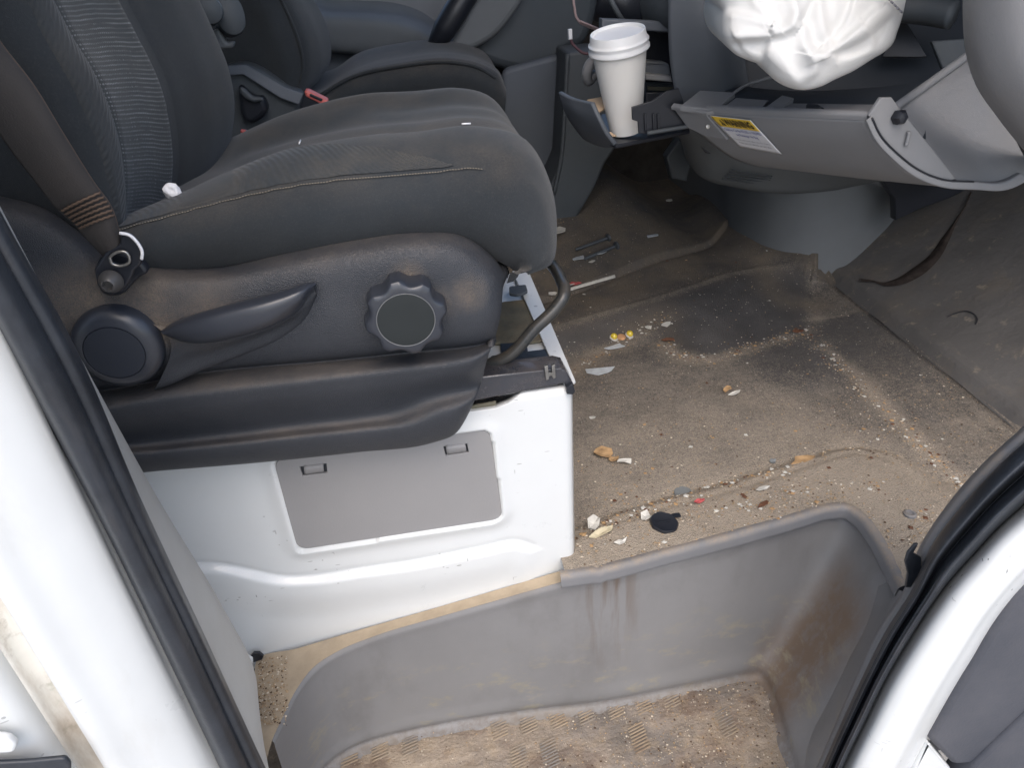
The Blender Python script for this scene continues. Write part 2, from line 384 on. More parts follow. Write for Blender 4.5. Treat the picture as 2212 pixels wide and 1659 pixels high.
M['ribs'] = mat('scuffed rib rubber', (.20, .182, .165), .7, .3, var=.15, patches=(((.36, .28, .19), 14, .38, .58, .9), ((.13, .08, .055), 14, .55, .7, .7)))
M['tread'] = mat('sandy step tread', (.235, .205, .178), .9, .2, var=.25, vscale=20, bumps=(('noise', 260, .002), ('noise', 900, .0008)),
                 patches=(((.43, .35, .265), 6, .42, .62, .85), ((.12, .07, .048), 10, .50, .66, .8), ((.42, .33, .23), 45, .5, .7, .6), ((.08, .06, .05), 90, .6, .75, .6)), specks=((.5, .43, .34), 330, .93))
def matmask(nt, P, c, r, g):
    """sand caught in the grain and heaped along the creases (attribute 'sand')"""
    at_ = nd(nt, 'ShaderNodeAttribute'); at_.attribute_name = 'sand'
    a = noise_(nt, P, 10, 6, .7); f = noise_(nt, P, 480, 3, .75); b = noise_(nt, P, 120, 4, .7)
    k = math_(nt, 'ADD', at_.outputs['Fac'], math_(nt, 'MULTIPLY', math_(nt, 'SUBTRACT', a, .5), .9))
    k = math_(nt, 'ADD', k, math_(nt, 'MULTIPLY', math_(nt, 'SUBTRACT', b, .5), .8))
    k = ramp(nt, math_(nt, 'ADD', k, math_(nt, 'MULTIPLY', math_(nt, 'SUBTRACT', f, .5), 1.6)), .05, .95)
    c = mixc(nt, math_(nt, 'MULTIPLY', k, .92), c, (.385, .325, .255))
    far = nd(nt, 'ShaderNodeAttribute'); far.attribute_name = 'mud'
    c = mixc(nt, math_(nt, 'MULTIPLY', far.outputs['Fac'], ramp(nt, a, .3, .62)), c, (.175, .142, .105))
    return c, r
M['mat'] = mat('dusty rubber floor mat', (.088, .083, .080), .85, .25, var=.2, vscale=14, bumps=(('grain', 330, .0009), ('noise', 300, .0006)), extra=matmask,
               patches=(((.055, .055, .058), 6, .5, .72, .6),), specks=((.5, .45, .38), 300, .975))
M['lip'] = mat('grey mat edging', (.17, .172, .18), .5, .4, var=.1, bumps=(FINE,), dust=(1.1, 30, .95, (.33, .26, .185)))
M['toe'] = mat('footwell rubber', (.105, .10, .096), .75, .3, var=.15, vscale=6, bumps=(('noise', 60, .002), ('noise', 500, .0003)),
               patches=(((.20, .165, .125), 10, .5, .75, .65), ((.065, .063, .063), 5, .5, .7, .6), ((.33, .28, .21), 40, .60, .76, .6)))
M['carpet'] = mat('dark cab carpet', (.045, .041, .038), .95, .1, var=.3, vscale=20, bumps=(('noise', 400, .001),))
M['tear'] = mat('frayed dark tear', (.042, .034, .030), .9, .1, var=.4, vscale=60)
M['tunnel'] = mat('black metal loop', (.02, .026, .03), .3, .5, dust=(.3, 25, .5))
M['steel'] = mat('dull steel', (.33, .32, .30), .4, .5, metal=.9, var=.3, vscale=60)
M['darksteel'] = mat('black steel rail', (.03, .033, .042), .25, .6, coat=.3, dust=(.25, 30, .6))
M['olive'] = mat('olive grey sheet', (.12, .115, .085), .75, .3, var=.25, vscale=40, bumps=(('noise', 400, .0004),), dust=(.5, 25, .6))
M['redplastic'] = mat('faded red button', (.62, .15, .13), .45, .4)
M['yellow'] = mat('sticker yellow', (.72, .48, .06), .4, .4, var=.02)
M['sticker'] = mat('sticker white', (.70, .70, .72), .4, .4, var=.02)
M['ink'] = mat('black ink', (.02, .018, .02), .5, .3)
M['inkblue'] = mat('blue ink', (.12, .13, .32), .5, .3)
M['inkgrey'] = mat('grey ink', (.22, .22, .24), .5, .3)
M['wire'] = mat('pinkish wire', (.42, .31, .31), .5, .4)
M['greyblue'] = mat('pale blue grey plastic', (.24, .25, .30), .45, .4)
M['scrap'] = mat('white paper scrap', (.56, .54, .49), .8, .2, var=.12, vscale=90)
M['tanscrap'] = mat('tan paper scrap', (.42, .27, .14), .85, .2, var=.3, vscale=80)
M['film'] = mat('clear film scrap', (.50, .53, .55), .3, .5, var=.2, vscale=90)
M['red'] = mat('red wrapper print', (.45, .09, .09), .5, .4)
M['amber'] = mat('glossy amber plastic', (.62, .47, .05), .15, .6, coat=.5)
M['brown'] = mat('brown crumb', (.13, .06, .035), .7, .3, var=.3, vscale=200)
M['slate'] = mat('worn grey token', (.17, .18, .18), .6, .4, var=.12, vscale=120)
M['wood'] = mat('pale wood', (.50, .37, .25), .75, .2, var=.15, vscale=60)
M['grain1'] = mat('sand grain', (.36, .26, .16), .9, .2, var=.35, vscale=300)
M['grain2'] = mat('pale grain', (.60, .52, .41), .85, .2, var=.2, vscale=300)
M['grain3'] = mat('dark grain', (.10, .062, .04), .9, .2, var=.3, vscale=300)
M['asphalt'] = mat('pale yard concrete', (.44, .425, .40), .9, .2, var=.15, vscale=3, bumps=(('noise', 60, .004),))
M['door'] = mat('slate door trim', (.062, .067, .082), .55, .4, var=.15, bumps=(('noise', 300, .0003),), dust=(.35, 9, .1, (.14, .125, .115)))
M['headliner'] = mat('grey headliner', (.35, .35, .34), .9, .2)

# ------------------------------------------------------------------ the yard and the van shell
gm = bpy.data.meshes.new('ground'); R_ = 150
gm.from_pydata([(-R_, -R_, -.78), (R_, -R_, -.78), (R_, R_, -.78), (-R_, R_, -.78)], [], [(0, 1, 2, 3)])
link('ground', gm, M['asphalt'], kind='structure')

van = thing('van_body', 'white van body around the open front passenger doorway', 'van', (0, .45, -.75))
# shell the photo does not show but which shades the cabin: roof, partition, far side, floor pan
boxm('roof', (.05, 1.3, 1.62), (1.9, 1.85, .05), M['headliner'], van)
boxm('partition', (-.72, 1.3, .62), (.04, 1.85, 1.95), M['headliner'], van)
boxm('floor_pan', (.3, 1.4, -.36), (2.1, 1.7, .05), M['black'], van)
boxm('far_side', (.3, 2.22, .1), (2.1, .04, .95), M['headliner'], van)
boxm('cowl', (1.32, 1.3, .25), (.05, 1.9, 1.2), M['deep'], van)

# rear door post: white painted, standing upright at the left
sec = [(-.229, .455), (-.234, .43), (-.240, .408), (-.255, .391), (-.270, .380), (-.281, .371), (-.287, .369)]
sec2 = [(-.287, .369), (-.291, .374), (-.294, .384), (-.300, .388), (-.306, .385), (-.310, .375)]
sec3 = [(-.310, .375), (-.314, .366), (-.325, .360), (-.36, .356), (-.46, .356), (-.60, .356)]
def post(name, sc, mt, n):
    zs = np.linspace(-.5, 1.6, 40)
    c = cr(np.array(sc), n); G = np.array([[(x + (.012 * (.07 - z) / .45 if j < n * .35 and name == 'rear_post' else 0) * (1 - j / n), y, z) for j, (x, y) in enumerate(c)] for z in zs])
    return grid(name, G, mt, van, solid=.004)
post('rear_post', sec, M['whitedirty'], 26); post('post_groove', sec2, M['groove'], 14); post('side_panel', sec3, M['whitedirty'], 20)
# catch at the lower left
yplate('latch_striker', [(-70, 1588), (18, 1598), (36, 1612), (30, 1628), (-70, 1636)], .348, .006, M['white'], van, rad=.003, bevel=.002)
yplate('side_moulding', [(-80, 1655), (60, 1648), (140, 1640), (152, 1652), (150, 1760), (-80, 1760)], .345, .004, M['rubber'], van, rad=.003, bevel=.003)
# rear seal (three ribs) and inner pillar trim
SLE = [(-240, 270), (-120, 480), (0, 686), (110, 895), (213, 1088), (350, 1370), (486, 1659), (560, 1820)]
SRE = [(-220, 90), (-103, 300), (14, 515), (133, 725), (290, 1079), (419, 1352), (559, 1652), (635, 1810)]
def lerp2(a, b, t): return [(p[0] + (q[0] - p[0]) * t, p[1] + (q[1] - p[1]) * t) for p, q in zip(a, b)]
prof = [(0, .432), (.06, .412), (.3, .402), (.50, .408), (.60, .422), (.66, .428), (.72, .420), (.84, .416), (.94, .424), (1, .440)]
sheet('door_seal', [oY(lerp2(SLE, SRE, t), y) for t, y in prof], M['rubber'], van, nu=60, nv=60, solid=.004)
STR = [(-190, 60), (-75, 300), (35, 515), (147, 725), (341, 1087), (478, 1325), (549, 1470), (560, 1660)]
sheet('post_trim', [oY(SRE, .4395), oY(lerp2(SRE, STR, .5), .468), oY(STR, .50), oY(lerp2(SRE, STR, .97), .56)], M['pillartrim'], van, nu=50, nv=20, solid=.003)
# front lower door post, its seal and trim edge
LB = [(2430, 768), (2290, 865), (2212, 932), (2135, 1003), (2054, 1095), (1997, 1177), (1957, 1275), (1905, 1355), (1848, 1474), (1806, 1569), (1767, 1659), (1725, 1760)]
M1 = [(2440, 800), (2300, 895), (2212, 957), (2145, 1020), (2077, 1095), (2014, 1177), (1968, 1277), (1916, 1359), (1857, 1476), (1814, 1570), (1775, 1660), (1733, 1762)]
RB = [(2450, 905), (2300, 1010), (2212, 1092), (2160, 1138), (2103, 1200), (2057, 1250), (2015, 1305), (1970, 1375), (1920, 1458), (1872, 1555), (1822, 1659), (1785, 1760)]
WR = [(2470, 1060), (2310, 1180), (2212, 1276), (2182, 1310), (2155, 1345), (2130, 1385), (2108, 1425), (2080, 1470), (2052, 1518), (2012, 1589), (1974, 1659), (1925, 1760)]
sheet('sill_trim', [oY(LB, .50), oY(LB, .462), oY(lerp2(LB, M1, .5), .455), oY(M1, .455)], M['lip'], van, nu=70, nv=10)
sheet('door_seal', [oY(lerp2(M1, RB, t), y) for t, y in ((0, .452), (.08, .430), (.3, .418), (.42, .424), (.5, .430), (.56, .418), (.75, .405), (.93, .414), (1, .432))], M['rubber'], van, nu=70, nv=44, solid=.004)
sheet('front_post', [oY(lerp2(RB, WR, t), y) for t, y in ((-.04, .44), (.05, .418), (.25, .398), (.55, .388), (.82, .395), (.95, .408), (1.02, .43))], M['whitedirty'], van, nu=70, nv=30, solid=.003)
# ragged torn flap of the seal
flap = oY([(1957, 1270), (1962, 1240), (1956, 1215), (1962, 1195), (1977, 1178), (1984, 1176), (1973, 1196), (1990, 1205), (1992, 1225), (1980, 1250), (1968, 1270)], .452)
pplate('seal_flap', flap, .003, M['rubber'], van, bevel=.0006)

# open door hinged further forward, only its lower inner trim shows
dr = thing('front_door', 'slate grey inner trim of the open front door at lower right', 'van door', tuple(on(2200, 1600, 'Y', .33)))
yplate('trim_panel', [(2196, 1290), (2330, 1150), (2330, 1450), (2212, 1545), (2100, 1652), (2060, 1655), (2008, 1600), (2056, 1515), (2110, 1425), (2157, 1348)], .402, .03, M['door'], dr, rad=.006, bevel=.006)
yplate('lower_pocket', [(2330, 1456), (2214, 1552), (2104, 1657), (2060, 1720), (2060, 1800), (2330, 1800)], .397, .03, M['door'], dr, rad=.005, bevel=.005)
yplate('white_edge', [(2006, 1604), (2056, 1664), (2050, 1760), (1950, 1760), (1974, 1664)], .406, .02, M['white'], dr, rad=.003, bevel=.003)

# ------------------------------------------------------------------ floor mat (height field)
LIPU = oZ([(1209, 1238), (1290, 1226), (1439, 1188), (1614, 1142), (1736, 1107), (1788, 1092), (1834, 1092), (1858, 1107), (1893, 1149), (1930, 1215), (1957, 1268)], 0.012)
well = np.vstack([LIPU[:, :2], [(.52, .30), (-.4, .30), (-.4, .64)]])
LA = oZ([(1200, 1160), (1260, 1128), (1340, 1100), (1439, 1070), (1544, 1043), (1640, 1015), (1739, 987), (1788, 969), (1858, 962), (1928, 973), (1980, 1004), (2033, 1039), (2075, 1035), (2160, 1000)], 0)
LB2 = oZ([(1200, 1185), (1260, 1158), (1439, 1105), (1596, 1064), (1700, 1030), (1788, 1001), (1841, 987), (1911, 997), (1946, 1018), (1998, 1074), (2019, 1095), (2060, 1130)], 0)
T1 = oZ([(1000, 850), (1100, 815), (1210, 782), (1330, 758), (1435, 742), (1462, 766), (1519, 777), (1596, 760), (1701, 728), (1743, 714), (1762, 683), (1764, 640), (1758, 590)], 0)
T2 = oZ([(1000, 765), (1100, 735), (1187, 706), (1330, 668), (1460, 629), (1568, 592), (1640, 580), (1700, 582)], .035)
T3 = oZ([(1000, 700), (1190, 645), (1330, 602), (1460, 561), (1545, 525), (1600, 490)], .037)
DG = oZ([(1533, 455), (1540, 489), (1572, 515), (1621, 554), (1663, 568), (1719, 578), (1788, 570), (1834, 554), (1893, 515), (1932, 475), (1960, 440)], 0.02)
CREASE_X = .862
def inside(P, poly):
    x, y = P[:, 0], P[:, 1]; r = np.zeros(len(P), bool); n = len(poly); j = n - 1
    for i in range(n):
        xi, yi = poly[i]; xj, yj = poly[j]
        r ^= ((yi > y) != (yj > y)) & (x < (xj - xi) * (y - yi) / (yj - yi + 1e-12) + xi); j = i
    return r
def floor_h(P):
    P = np.asarray(P, float)
    z = np.zeros(len(P))
    da, sa, _ = pdist(P, LA); db, sb, _ = pdist(P, LB2)
    t = np.where(sa > 0, 0, np.where(sb < 0, 1, da / (da + db + 1e-9)))
    z += .012 * sstep(0, 1, t) * (P[:, 1] < 1.0)
    z -= .004 * np.exp(-(db / .006) ** 2) * (P[:, 1] < 1.0) + .003 * np.exp(-(da / .005) ** 2) * (P[:, 1] < 1.0)
    d1, s1, _ = pdist(P, T1); d2, s2, _ = pdist(P, T2)
    t = np.where(s1 < 0, 0, np.where(s2 > 0, 1, d1 / (d1 + d2 + 1e-9)))
    t = np.where(P[:, 0] > .86, 0, t)
    z += .034 * sstep(0, 1, t) + .003 * np.exp(-(d2 / .006) ** 2) * (P[:, 0] < .8)
    d3, s3, _ = pdist(P, T3)
    z += np.where(P[:, 0] < .78, .010 * sstep(-.004, .006, d3 * s3) - .006 * np.exp(-(d3 / .004) ** 2), 0)
    dg, sg, _ = pdist(P, DG)
    z += .03 * (1 - sstep(0, .085, dg)) * sstep(.874, .864, P[:, 0])
    z += .11 * sstep(1.36, 1.75, P[:, 1]) * sstep(.66, .46, P[:, 0])
    # seam ridge beside the toe board, seam by the seat box
    z += .006 * sstep(.034, .026, CREASE_X - .010 - P[:, 0]) - .011 * np.exp(-((P[:, 0] - CREASE_X + .006) / .005) ** 2)
    sx = .17 + (P[:, 1] - .70) * .02
    z -= .003 * np.exp(-((P[:, 0] - sx) / .003) ** 2) * (P[:, 1] < .95)
    return z
xs = np.arange(.06, .87, .0055); ys = np.arange(.50, 2.3, .0055)
GX, GY = np.meshgrid(xs, ys); PP = np.stack([GX.ravel(), GY.ravel()], 1)
Z = floor_h(PP)
Z += np.array([mnoise.noise((x * 9, y * 9, 0)) * .0022 + mnoise.noise((x * 30, y * 30, 3)) * .0008 for x, y in PP])
nr, nc = GX.shape; keep = ~inside(PP, well) & ~((PP[:, 0] < .128) & (PP[:, 1] < .70))
idx = np.arange(nr * nc).reshape(nr, nc); K = keep.reshape(nr, nc)
fc = [(idx[i, j], idx[i, j+1], idx[i+1, j+1], idx[i+1, j]) for i in range(nr-1) for j in range(nc-1) if K[i, j] or K[i+1, j] or K[i, j+1] or K[i+1, j+1]]
me = bpy.data.meshes.new('floor'); me.from_pydata(np.column_stack([PP, Z]).tolist(), [], [tuple(int(a) for a in f) for f in fc])
bm = bmesh.new(); bm.from_mesh(me); bmesh.ops.delete(bm, geom=[v for v in bm.verts if not v.link_faces], context='VERTS')
LPd = cr(LIPU, 400)[:, :2]
for v in bm.verts:                                  # trim the sheet to the moulded edge
    if v.is_boundary:
        q_ = np.array(v.co[:2]); dd_ = np.linalg.norm(LPd - q_, axis=1); k_ = int(np.argmin(dd_))
        if dd_[k_] < .012: v.co = (LPd[k_][0], LPd[k_][1], float(floor_h(LPd[k_:k_ + 1])[0]))
bm.to_mesh(me); bm.free()
nv_ = len(me.vertices); co_ = np.zeros(nv_ * 3); me.vertices.foreach_get('co', co_); Q = co_.reshape(-1, 3)[:, :2]
def heap(P, lines, wd):
    return np.max([np.exp(-(pdist(P, cr(l, 40))[0] / wd) ** 2) for l in lines], axis=0)
dT1, sT1, _ = pdist(Q, T1); dT2, sT2, _ = pdist(Q, T2); dLA, sLA, _ = pdist(Q, LA)
pad = (sT1 > 0) & (sT2 < 0) & (Q[:, 0] < .86)
sand = .30 + .42 * sstep(1.15, .78, Q[:, 1]) + .22 * (sLA < 0) * (Q[:, 1] < 1)
wp = pad * sstep(0, .045, dT1) * sstep(-.005, .03, dT2); sand = sand * (1 - wp) - .22 * wp; wf = (sT2 > 0) * sstep(-.02, .05, dT2); sand = sand * (1 - wf) - .05 * wf
sand -= .28 * sstep(.60, .70, Q[:, 0] + .35 * (Q[:, 1] - .8)) * (sLA > 0) * (Q[:, 1] < 1.2)
HL = [oZ([(1439, 746), (1460, 767), (1519, 777), (1596, 760), (1701, 728), (1743, 714), (1765, 690)], 0), oZ([(1780, 750), (1840, 800), (1900, 870), (1960, 930), (2010, 985), (2080, 1050)], 0), oZ([(1230, 800), (1300, 750), (1400, 715), (1450, 695)], 0.01)]
sand += .38 * heap(Q, HL, .018)
mud = .75 * wf + .35 * (sT2 < 0) * np.exp(-(dT2 / .02) ** 2) * (Q[:, 0] < .86) + .55 * heap(Q, [oZ([(1240, 800), (1330, 735), (1430, 690)], .01), oZ([(1560, 530), (1640, 590), (1700, 640), (1770, 640)], .02), oZ([(1439, 700), (1450, 740), (1480, 768)], 0)], .03)
for nm_, v_ in (('sand', sand), ('mud', np.clip(mud, 0, 1))):
    a_ = me.attributes.new(nm_, 'FLOAT', 'POINT'); a_.data.foreach_set('value', np.asarray(v_, np.float32))
floor = link('floor', me, M['mat'], kind='structure')
# edging bead round the step opening
LP = cr(LIPU, 80); LP[:, 2] = floor_h(LP[:, :2]); d = np.gradient(LP, axis=0); d /= np.linalg.norm(d, axis=1)[:, None]; nrm = np.stack([d[:, 1], -d[:, 0], 0 * d[:, 0]], 1)
rows = [LP - nrm * .004 + [0, 0, .0002], LP - nrm * .001 + [0, 0, .0011], LP + nrm * .0035 + [0, 0, .0012], LP + nrm * .0072 + [0, 0, -.0022], LP + nrm * .0088 + [0, 0, -.009], LP + nrm * .0084 + [0, 0, -.0185], LP + nrm * .003 + [0, 0, -.020]]
grid('mat_edging', np.stack([cr(np.array([r[i] for r in rows]), 16) for i in range(80)], 1), M['lip'], floor)

# toe board
def toeP(x, y):
    s = x - CREASE_X; z = .002 + .62 * s + .5 * s * s * (s > 0)
    z += .006 * mnoise.noise((x * 6, y * 6, 1)) + .003 * mnoise.noise((x * 18, y * 14, 2))
    z += .008 * math.exp(-((x - CREASE_X - .018) / .012) ** 2)
    return (x, y, z)
toe = grid('toe_board', [[toeP(x, y) for x in np.linspace(CREASE_X - .002, 1.30, 70)] for y in np.linspace(.35, 1.52, 90)], M['toe'], kind='structure')
def onto_toe(px, py, lift=.002):
    d = ray(px, py)
    best = None
    for t in np.linspace(.4, 3, 4000):
        p = EYE + d * t / np.linalg.norm(d)
        if p[0] > CREASE_X and p[2] < toeP(p[0], p[1])[2] + lift: best = p; break
        if p[0] <= CREASE_X and p[2] < lift: best = p; break
    return best if best is not None else EYE + d
fold_t = [(1858, 601), (1880, 606), (1910, 608), (1940, 598), (1972, 577), (2005, 552), (2035, 512), (2060, 478), (2080, 450), (2096, 414)]
fold_b = [(1859, 608), (1884, 609), (1912, 618), (1950, 614), (1992, 594), (2026, 562), (2050, 520), (2066, 482), (2083, 452), (2099, 416)]
ra = np.array([onto_toe(*p, .004) for p in fold_t]); rb = np.array([onto_toe(*p, .004) for p in fold_b])
grid('torn_fold', surf([ra + [0, 0, -.002], ra * .5 + rb * .5 + [0, 0, .003], rb], 40, 8), M['tear'], toe)

# ------------------------------------------------------------------ entry step
step = thing('entry_step', 'moulded grey plastic entry step well smeared with mud', 'step', tuple(on(1300, 1550, 'Z', -.27)))
def zt(x): return np.interp(x, [-.30, -.064, .145, .25], [-.083, -.047, -.006, -.004])
def on_ledge(px, py, dz=0):
    z = 0
    for _ in range(12):
        p = on(px, py, 'Z', z + dz); z = float(zt(p[0]))
    return on(px, py, 'Z', z + dz)
back = [(556, 1760), (553, 1659), (551, 1560), (549, 1470), (556, 1425), (640, 1402), (720, 1378), (809, 1352), (950, 1311), (1096, 1268), (1214, 1233)]
top = [(556, 1760), (573, 1659), (589, 1600), (611, 1551), (639, 1494), (681, 1440), (729, 1409), (809, 1376), (950, 1334), (1096, 1292), (1215, 1258)]
topR = [(1300, 1243), (1439, 1212), (1614, 1163), (1753, 1122), (1799, 1115), (1830, 1117), (1856, 1140), (1879, 1180), (1907, 1229), (1935, 1272), (1958, 1300), (1900, 1390), (1840, 1500), (1790, 1620)]
A0 = [on_ledge(*p, .001) for p in back]; A1 = [on_ledge(*p) for p in top]
B1 = [on(*p, 'Z', -.012) for p in topR[:10]]
path_t = np.array(A1[2:] + B1)
# foot of the walls where they meet the tread
bot = [(640, 1760), (676, 1690), (735, 1637), (790, 1612), (827, 1602), (967, 1572), (1141, 1546), (1298, 1529), (1439, 1502), (1544, 1481), (1600, 1469), (1635, 1459), (1652, 1456), (1663, 1492), (1677, 1545), (1690, 1590), (1708, 1640), (1722, 1700)]
path_b = np.array([on(*p, 'Z', -.27) for p in bot])
NT = 120
# match stations along both paths by hand-picked parameters
def param(P): t = np.concatenate([[0], np.cumsum(np.linalg.norm(np.diff(P, axis=0), axis=1))]); return t
def at_s(P, s):
    t = param(P); return np.array([np.interp(s, t, P[:, k]) for k in range(3)]).T
Pt = cr(path_t, 400); Pb = cr(path_b, 400); tt = param(Pt); tb = param(Pb)
def near_s(P, q): i = np.argmin(np.linalg.norm(P[:, :2] - np.array(q)[:2], axis=1)); return param(P)[i]
keys = [(0, 0), (near_s(Pt, on_ledge(681, 1440)), near_s(Pb, on(740, 1634, 'Z', -.27))), (near_s(Pt, on_ledge(950, 1334)), near_s(Pb, on(967, 1572, 'Z', -.27))),
        (near_s(Pt, on_ledge(1215, 1258)), near_s(Pb, on(1215, 1538, 'Z', -.27))), (near_s(Pt, on(1614, 1163, 'Z', -.012)), near_s(Pb, on(1520, 1486, 'Z', -.27))),
        (near_s(Pt, on(1842, 1126, 'Z', -.012)), near_s(Pb, on(1650, 1456, 'Z', -.27))), (tt[-1], tb[-1])]
k1 = [k[0] for k in keys]; k2 = [k[1] for k in keys]; u = np.linspace(0, tt[-1], NT)
Tp = at_s(Pt, u); Bp = at_s(Pb, np.interp(u, k1, k2))
def sm(P, k=3):
    Q = P.copy()
    for _ in range(k): Q[1:-1] = (Q[:-2] + 2 * Q[1:-1] + Q[2:]) / 4
    return Q
Tp = sm(Tp, 4); Bp = sm(Bp, 26)
inw = (Bp - Tp); inw[:, 2] = 0; cen = np.array([.12, .30, 0]); toc = cen - Tp; toc[:, 2] = 0; toc /= np.linalg.norm(toc, axis=1)[:, None]
rows = []
rows.append(Tp - toc * .0035 + [0, 0, -.0006]); rows.append(Tp + [0, 0, -.003])
for t in (.06, .2, .4, .6, .8): rows.append(Tp + (Bp - Tp) * np.array([t ** 1.15, t ** 1.15, t]) + [0, 0, -.004 * (1 - t)])
rows.append(Tp + (Bp - Tp) * np.array([.965, .965, .94])); rows.append(Bp - toc * .004 + [0, 0, .007]); rows.append(Bp + toc * .005 + [0, 0, .001]); rows.append(Bp + toc * .02 + [0, 0, -.0045])
G = np.stack([cr(np.array([r[i] for r in rows]), 44) for i in range(NT)], 1)
grid('riser', G, M['step'], step)
# dusty ledge between seat box and riser
ledge = [np.array(A0), np.array(A0) * .45 + np.array(A1) * .55, np.array(A1) - [0, .0, -.001]]
sheet('ledge', ledge, M['ledge'], step, nu=70, nv=10)
# front wing of the step outside the mat edge down to the seal
wing = [np.array([on(*p, 'Z', -.012) for p in [(1935, 1272), (1950, 1285), (1958, 1300)]])]
grid('front_cheek', np.stack([cr(np.array(rw), 20) for rw in (
    [on(1907, 1229, 'Z', -.02), on(1880, 1330, 'Y', .56), on(1800, 1480, 'Y', .55), on(1715, 1640, 'Y', .53), on(1690, 1760, 'Y', .51)],
    [on(1935, 1272, 'Z', -.014), on(1905, 1345, 'Y', .525), on(1830, 1480, 'Y', .51), on(1745, 1640, 'Y', .49), on(1715, 1760, 'Y', .48)],
    [on(1962, 1282, 'Y', .50), on(1925, 1350, 'Y', .485), on(1862, 1480, 'Y', .475), on(1785, 1640, 'Y', .465), on(1745, 1760, 'Y', .46)])], 0), M['step'], step)
# tread with bars of anti-slip ribs
tx = np.linspace(-.32, .46, 200); ty = np.linspace(.33, .675, 110)
GX, GY = np.meshgrid(tx, ty); tz = np.full(GX.shape, -.2715)
cellx = np.floor(GX / .05 + 100); celly = np.floor(GY / .05 + 100); tz += .0020 * (((GX / .05) % 1 < .8) & ((GY / .05) % 1 < .75)) * (np.sin(2 * math.pi * (GY + .25 * GX) / .0075) > 0)
tz += np.array([mnoise.noise((x * 25, y * 25, 9)) * .0018 + max(0, mnoise.noise((x * 7, y * 9, 4))) * .004 for x, y in zip(GX.ravel(), GY.ravel())]).reshape(GX.shape)
grid('tread', np.stack([GX, GY, tz], -1), M['tread'], step)
V = []; Fc = []
for ix in range(17):
    for iy in range(5):
        x0, y0 = -.27 + ix * .042 + (iy % 2) * .021, .40 + iy * .055
        if mnoise.noise((x0 * 9, y0 * 9, 21)) > .02 or x0 > .38: continue
        for q in range(9):
            c_ = np.array([x0, y0 + q * .0046, -.2692]); dx = np.array([.0115, .0035, 0]); hy = np.array([-.0004, .0011, 0]); k0 = len(V)
            V += [c_ - dx - hy, c_ + dx - hy, c_ + dx + hy, c_ - dx + hy] + [c_ - dx * .97 - hy * .6 + [0, 0, .0011], c_ + dx * .97 - hy * .6 + [0, 0, .0011], c_ + dx * .97 + hy * .6 + [0, 0, .0011], c_ - dx * .97 + hy * .6 + [0, 0, .0011]]
            Fc += [(k0 + a, k0 + (a + 1) % 4, k0 + 4 + (a + 1) % 4, k0 + 4 + a) for a in range(4)] + [(k0 + 4, k0 + 5, k0 + 6, k0 + 7)]
rbs = from_vf('tread_ribs', V, Fc, M['ribs'], step, smooth=False); rbs['kind'] = 'stuff'
for px, py in ((1965, 1113),):
    p = on(px, py, 'Z', .012); lathe('clip_button', p, (0, 0, 1), [(.008, 0), (.008, .003), (.006, .0045), (.004, .004), (.0036, .003)], M['lip'], floor, n=24)

# ------------------------------------------------------------------ seat box
sbx = thing('seat_box', 'white metal seat box under the front passenger seat', 'seat box', (-.05, .8, -.02))
YB = .667
def bx(px): return [(p[0], p[2]) for p in oY(px, YB)]
rib = np.array(bx([(330, 1205), (419, 1217), (472, 1219), (540, 1232), (611, 1246), (690, 1243), (773, 1230), (897, 1212), (1036, 1184), (1124, 1170), (1150, 1180)])); rib = cr(rib, 50)
pan = [(590, 1003), (596, 992), (1046, 925), (1060, 934), (1086, 1108), (1072, 1123), (652, 1189), (640, 1180)]
panw = np.array(rnd(bx(pan), .016)); 
bxs = np.linspace(-.42, .1465, 210); bzs = np.linspace(-.11, .2655, 150)
GX, GZ = np.meshgrid(bxs, bzs); P2 = np.stack([GX.ravel(), GZ.ravel()], 1)
dr_, sr_, _ = pdist(P2, rib)
yy = np.zeros(len(P2))
below = (sr_ < 0) & (P2[:, 0] < .115)
yy -= np.where(below, .007 * sstep(0, .009, dr_) * (1 - .8 * sstep(.02, .075, dr_)), 0) * sstep(.108, .072, P2[:, 0])
yy += .0025 * np.exp(-(dr_ / .004) ** 2) * sstep(.11, .09, P2[:, 0])
ins = inside(P2, panw); dp, _, _ = pdist(P2, np.vstack([panw, panw[:1]]))
yy -= np.where(ins, 0, .0045 * np.exp(-(dp / .011) ** 2))
yy += np.where(ins, .004, 0)
# rounded front vertical edge
ex = np.clip((P2[:, 0] - .134) / .0125, 0, 1); yy += .0125 * (1 - np.sqrt(1 - ex ** 2 * .9999))
et = np.clip((P2[:, 1] - .257) / .0085, 0, 1); yy += .0085 * (1 - np.sqrt(1 - et ** 2 * .9999))
# cut away under the dipped top edge, and below the sloping foot
cut = np.array(bx([(900, 905), (1019, 889), (1070, 882), (1100, 870), (1134, 849), (1176, 838), (1222, 834), (1246, 832)]))
foot = np.array(bx([(200, 1545), (549, 1436), (900, 1330), (1100, 1268), (1206, 1237), (1235, 1226), (1243, 1210), (1243, 1200)]))
ztop = np.interp(P2[:, 0], cut[:, 0], cut[:, 1]); zfoot = np.interp(P2[:, 0], foot[:-2, 0], foot[:-2, 1])
zz = np.clip(P2[:, 1], zfoot - .004, np.maximum(ztop, -.1))
G = np.stack([P2[:, 0], YB + yy, zz], 1).reshape(GX.shape + (3,))
grid('front_face', G, M['white'], sbx, solid=.002)
boxm('front_side', (.1455, .86, .115), (.003, .36, .29), M['white'], sbx, bevel=.0008)
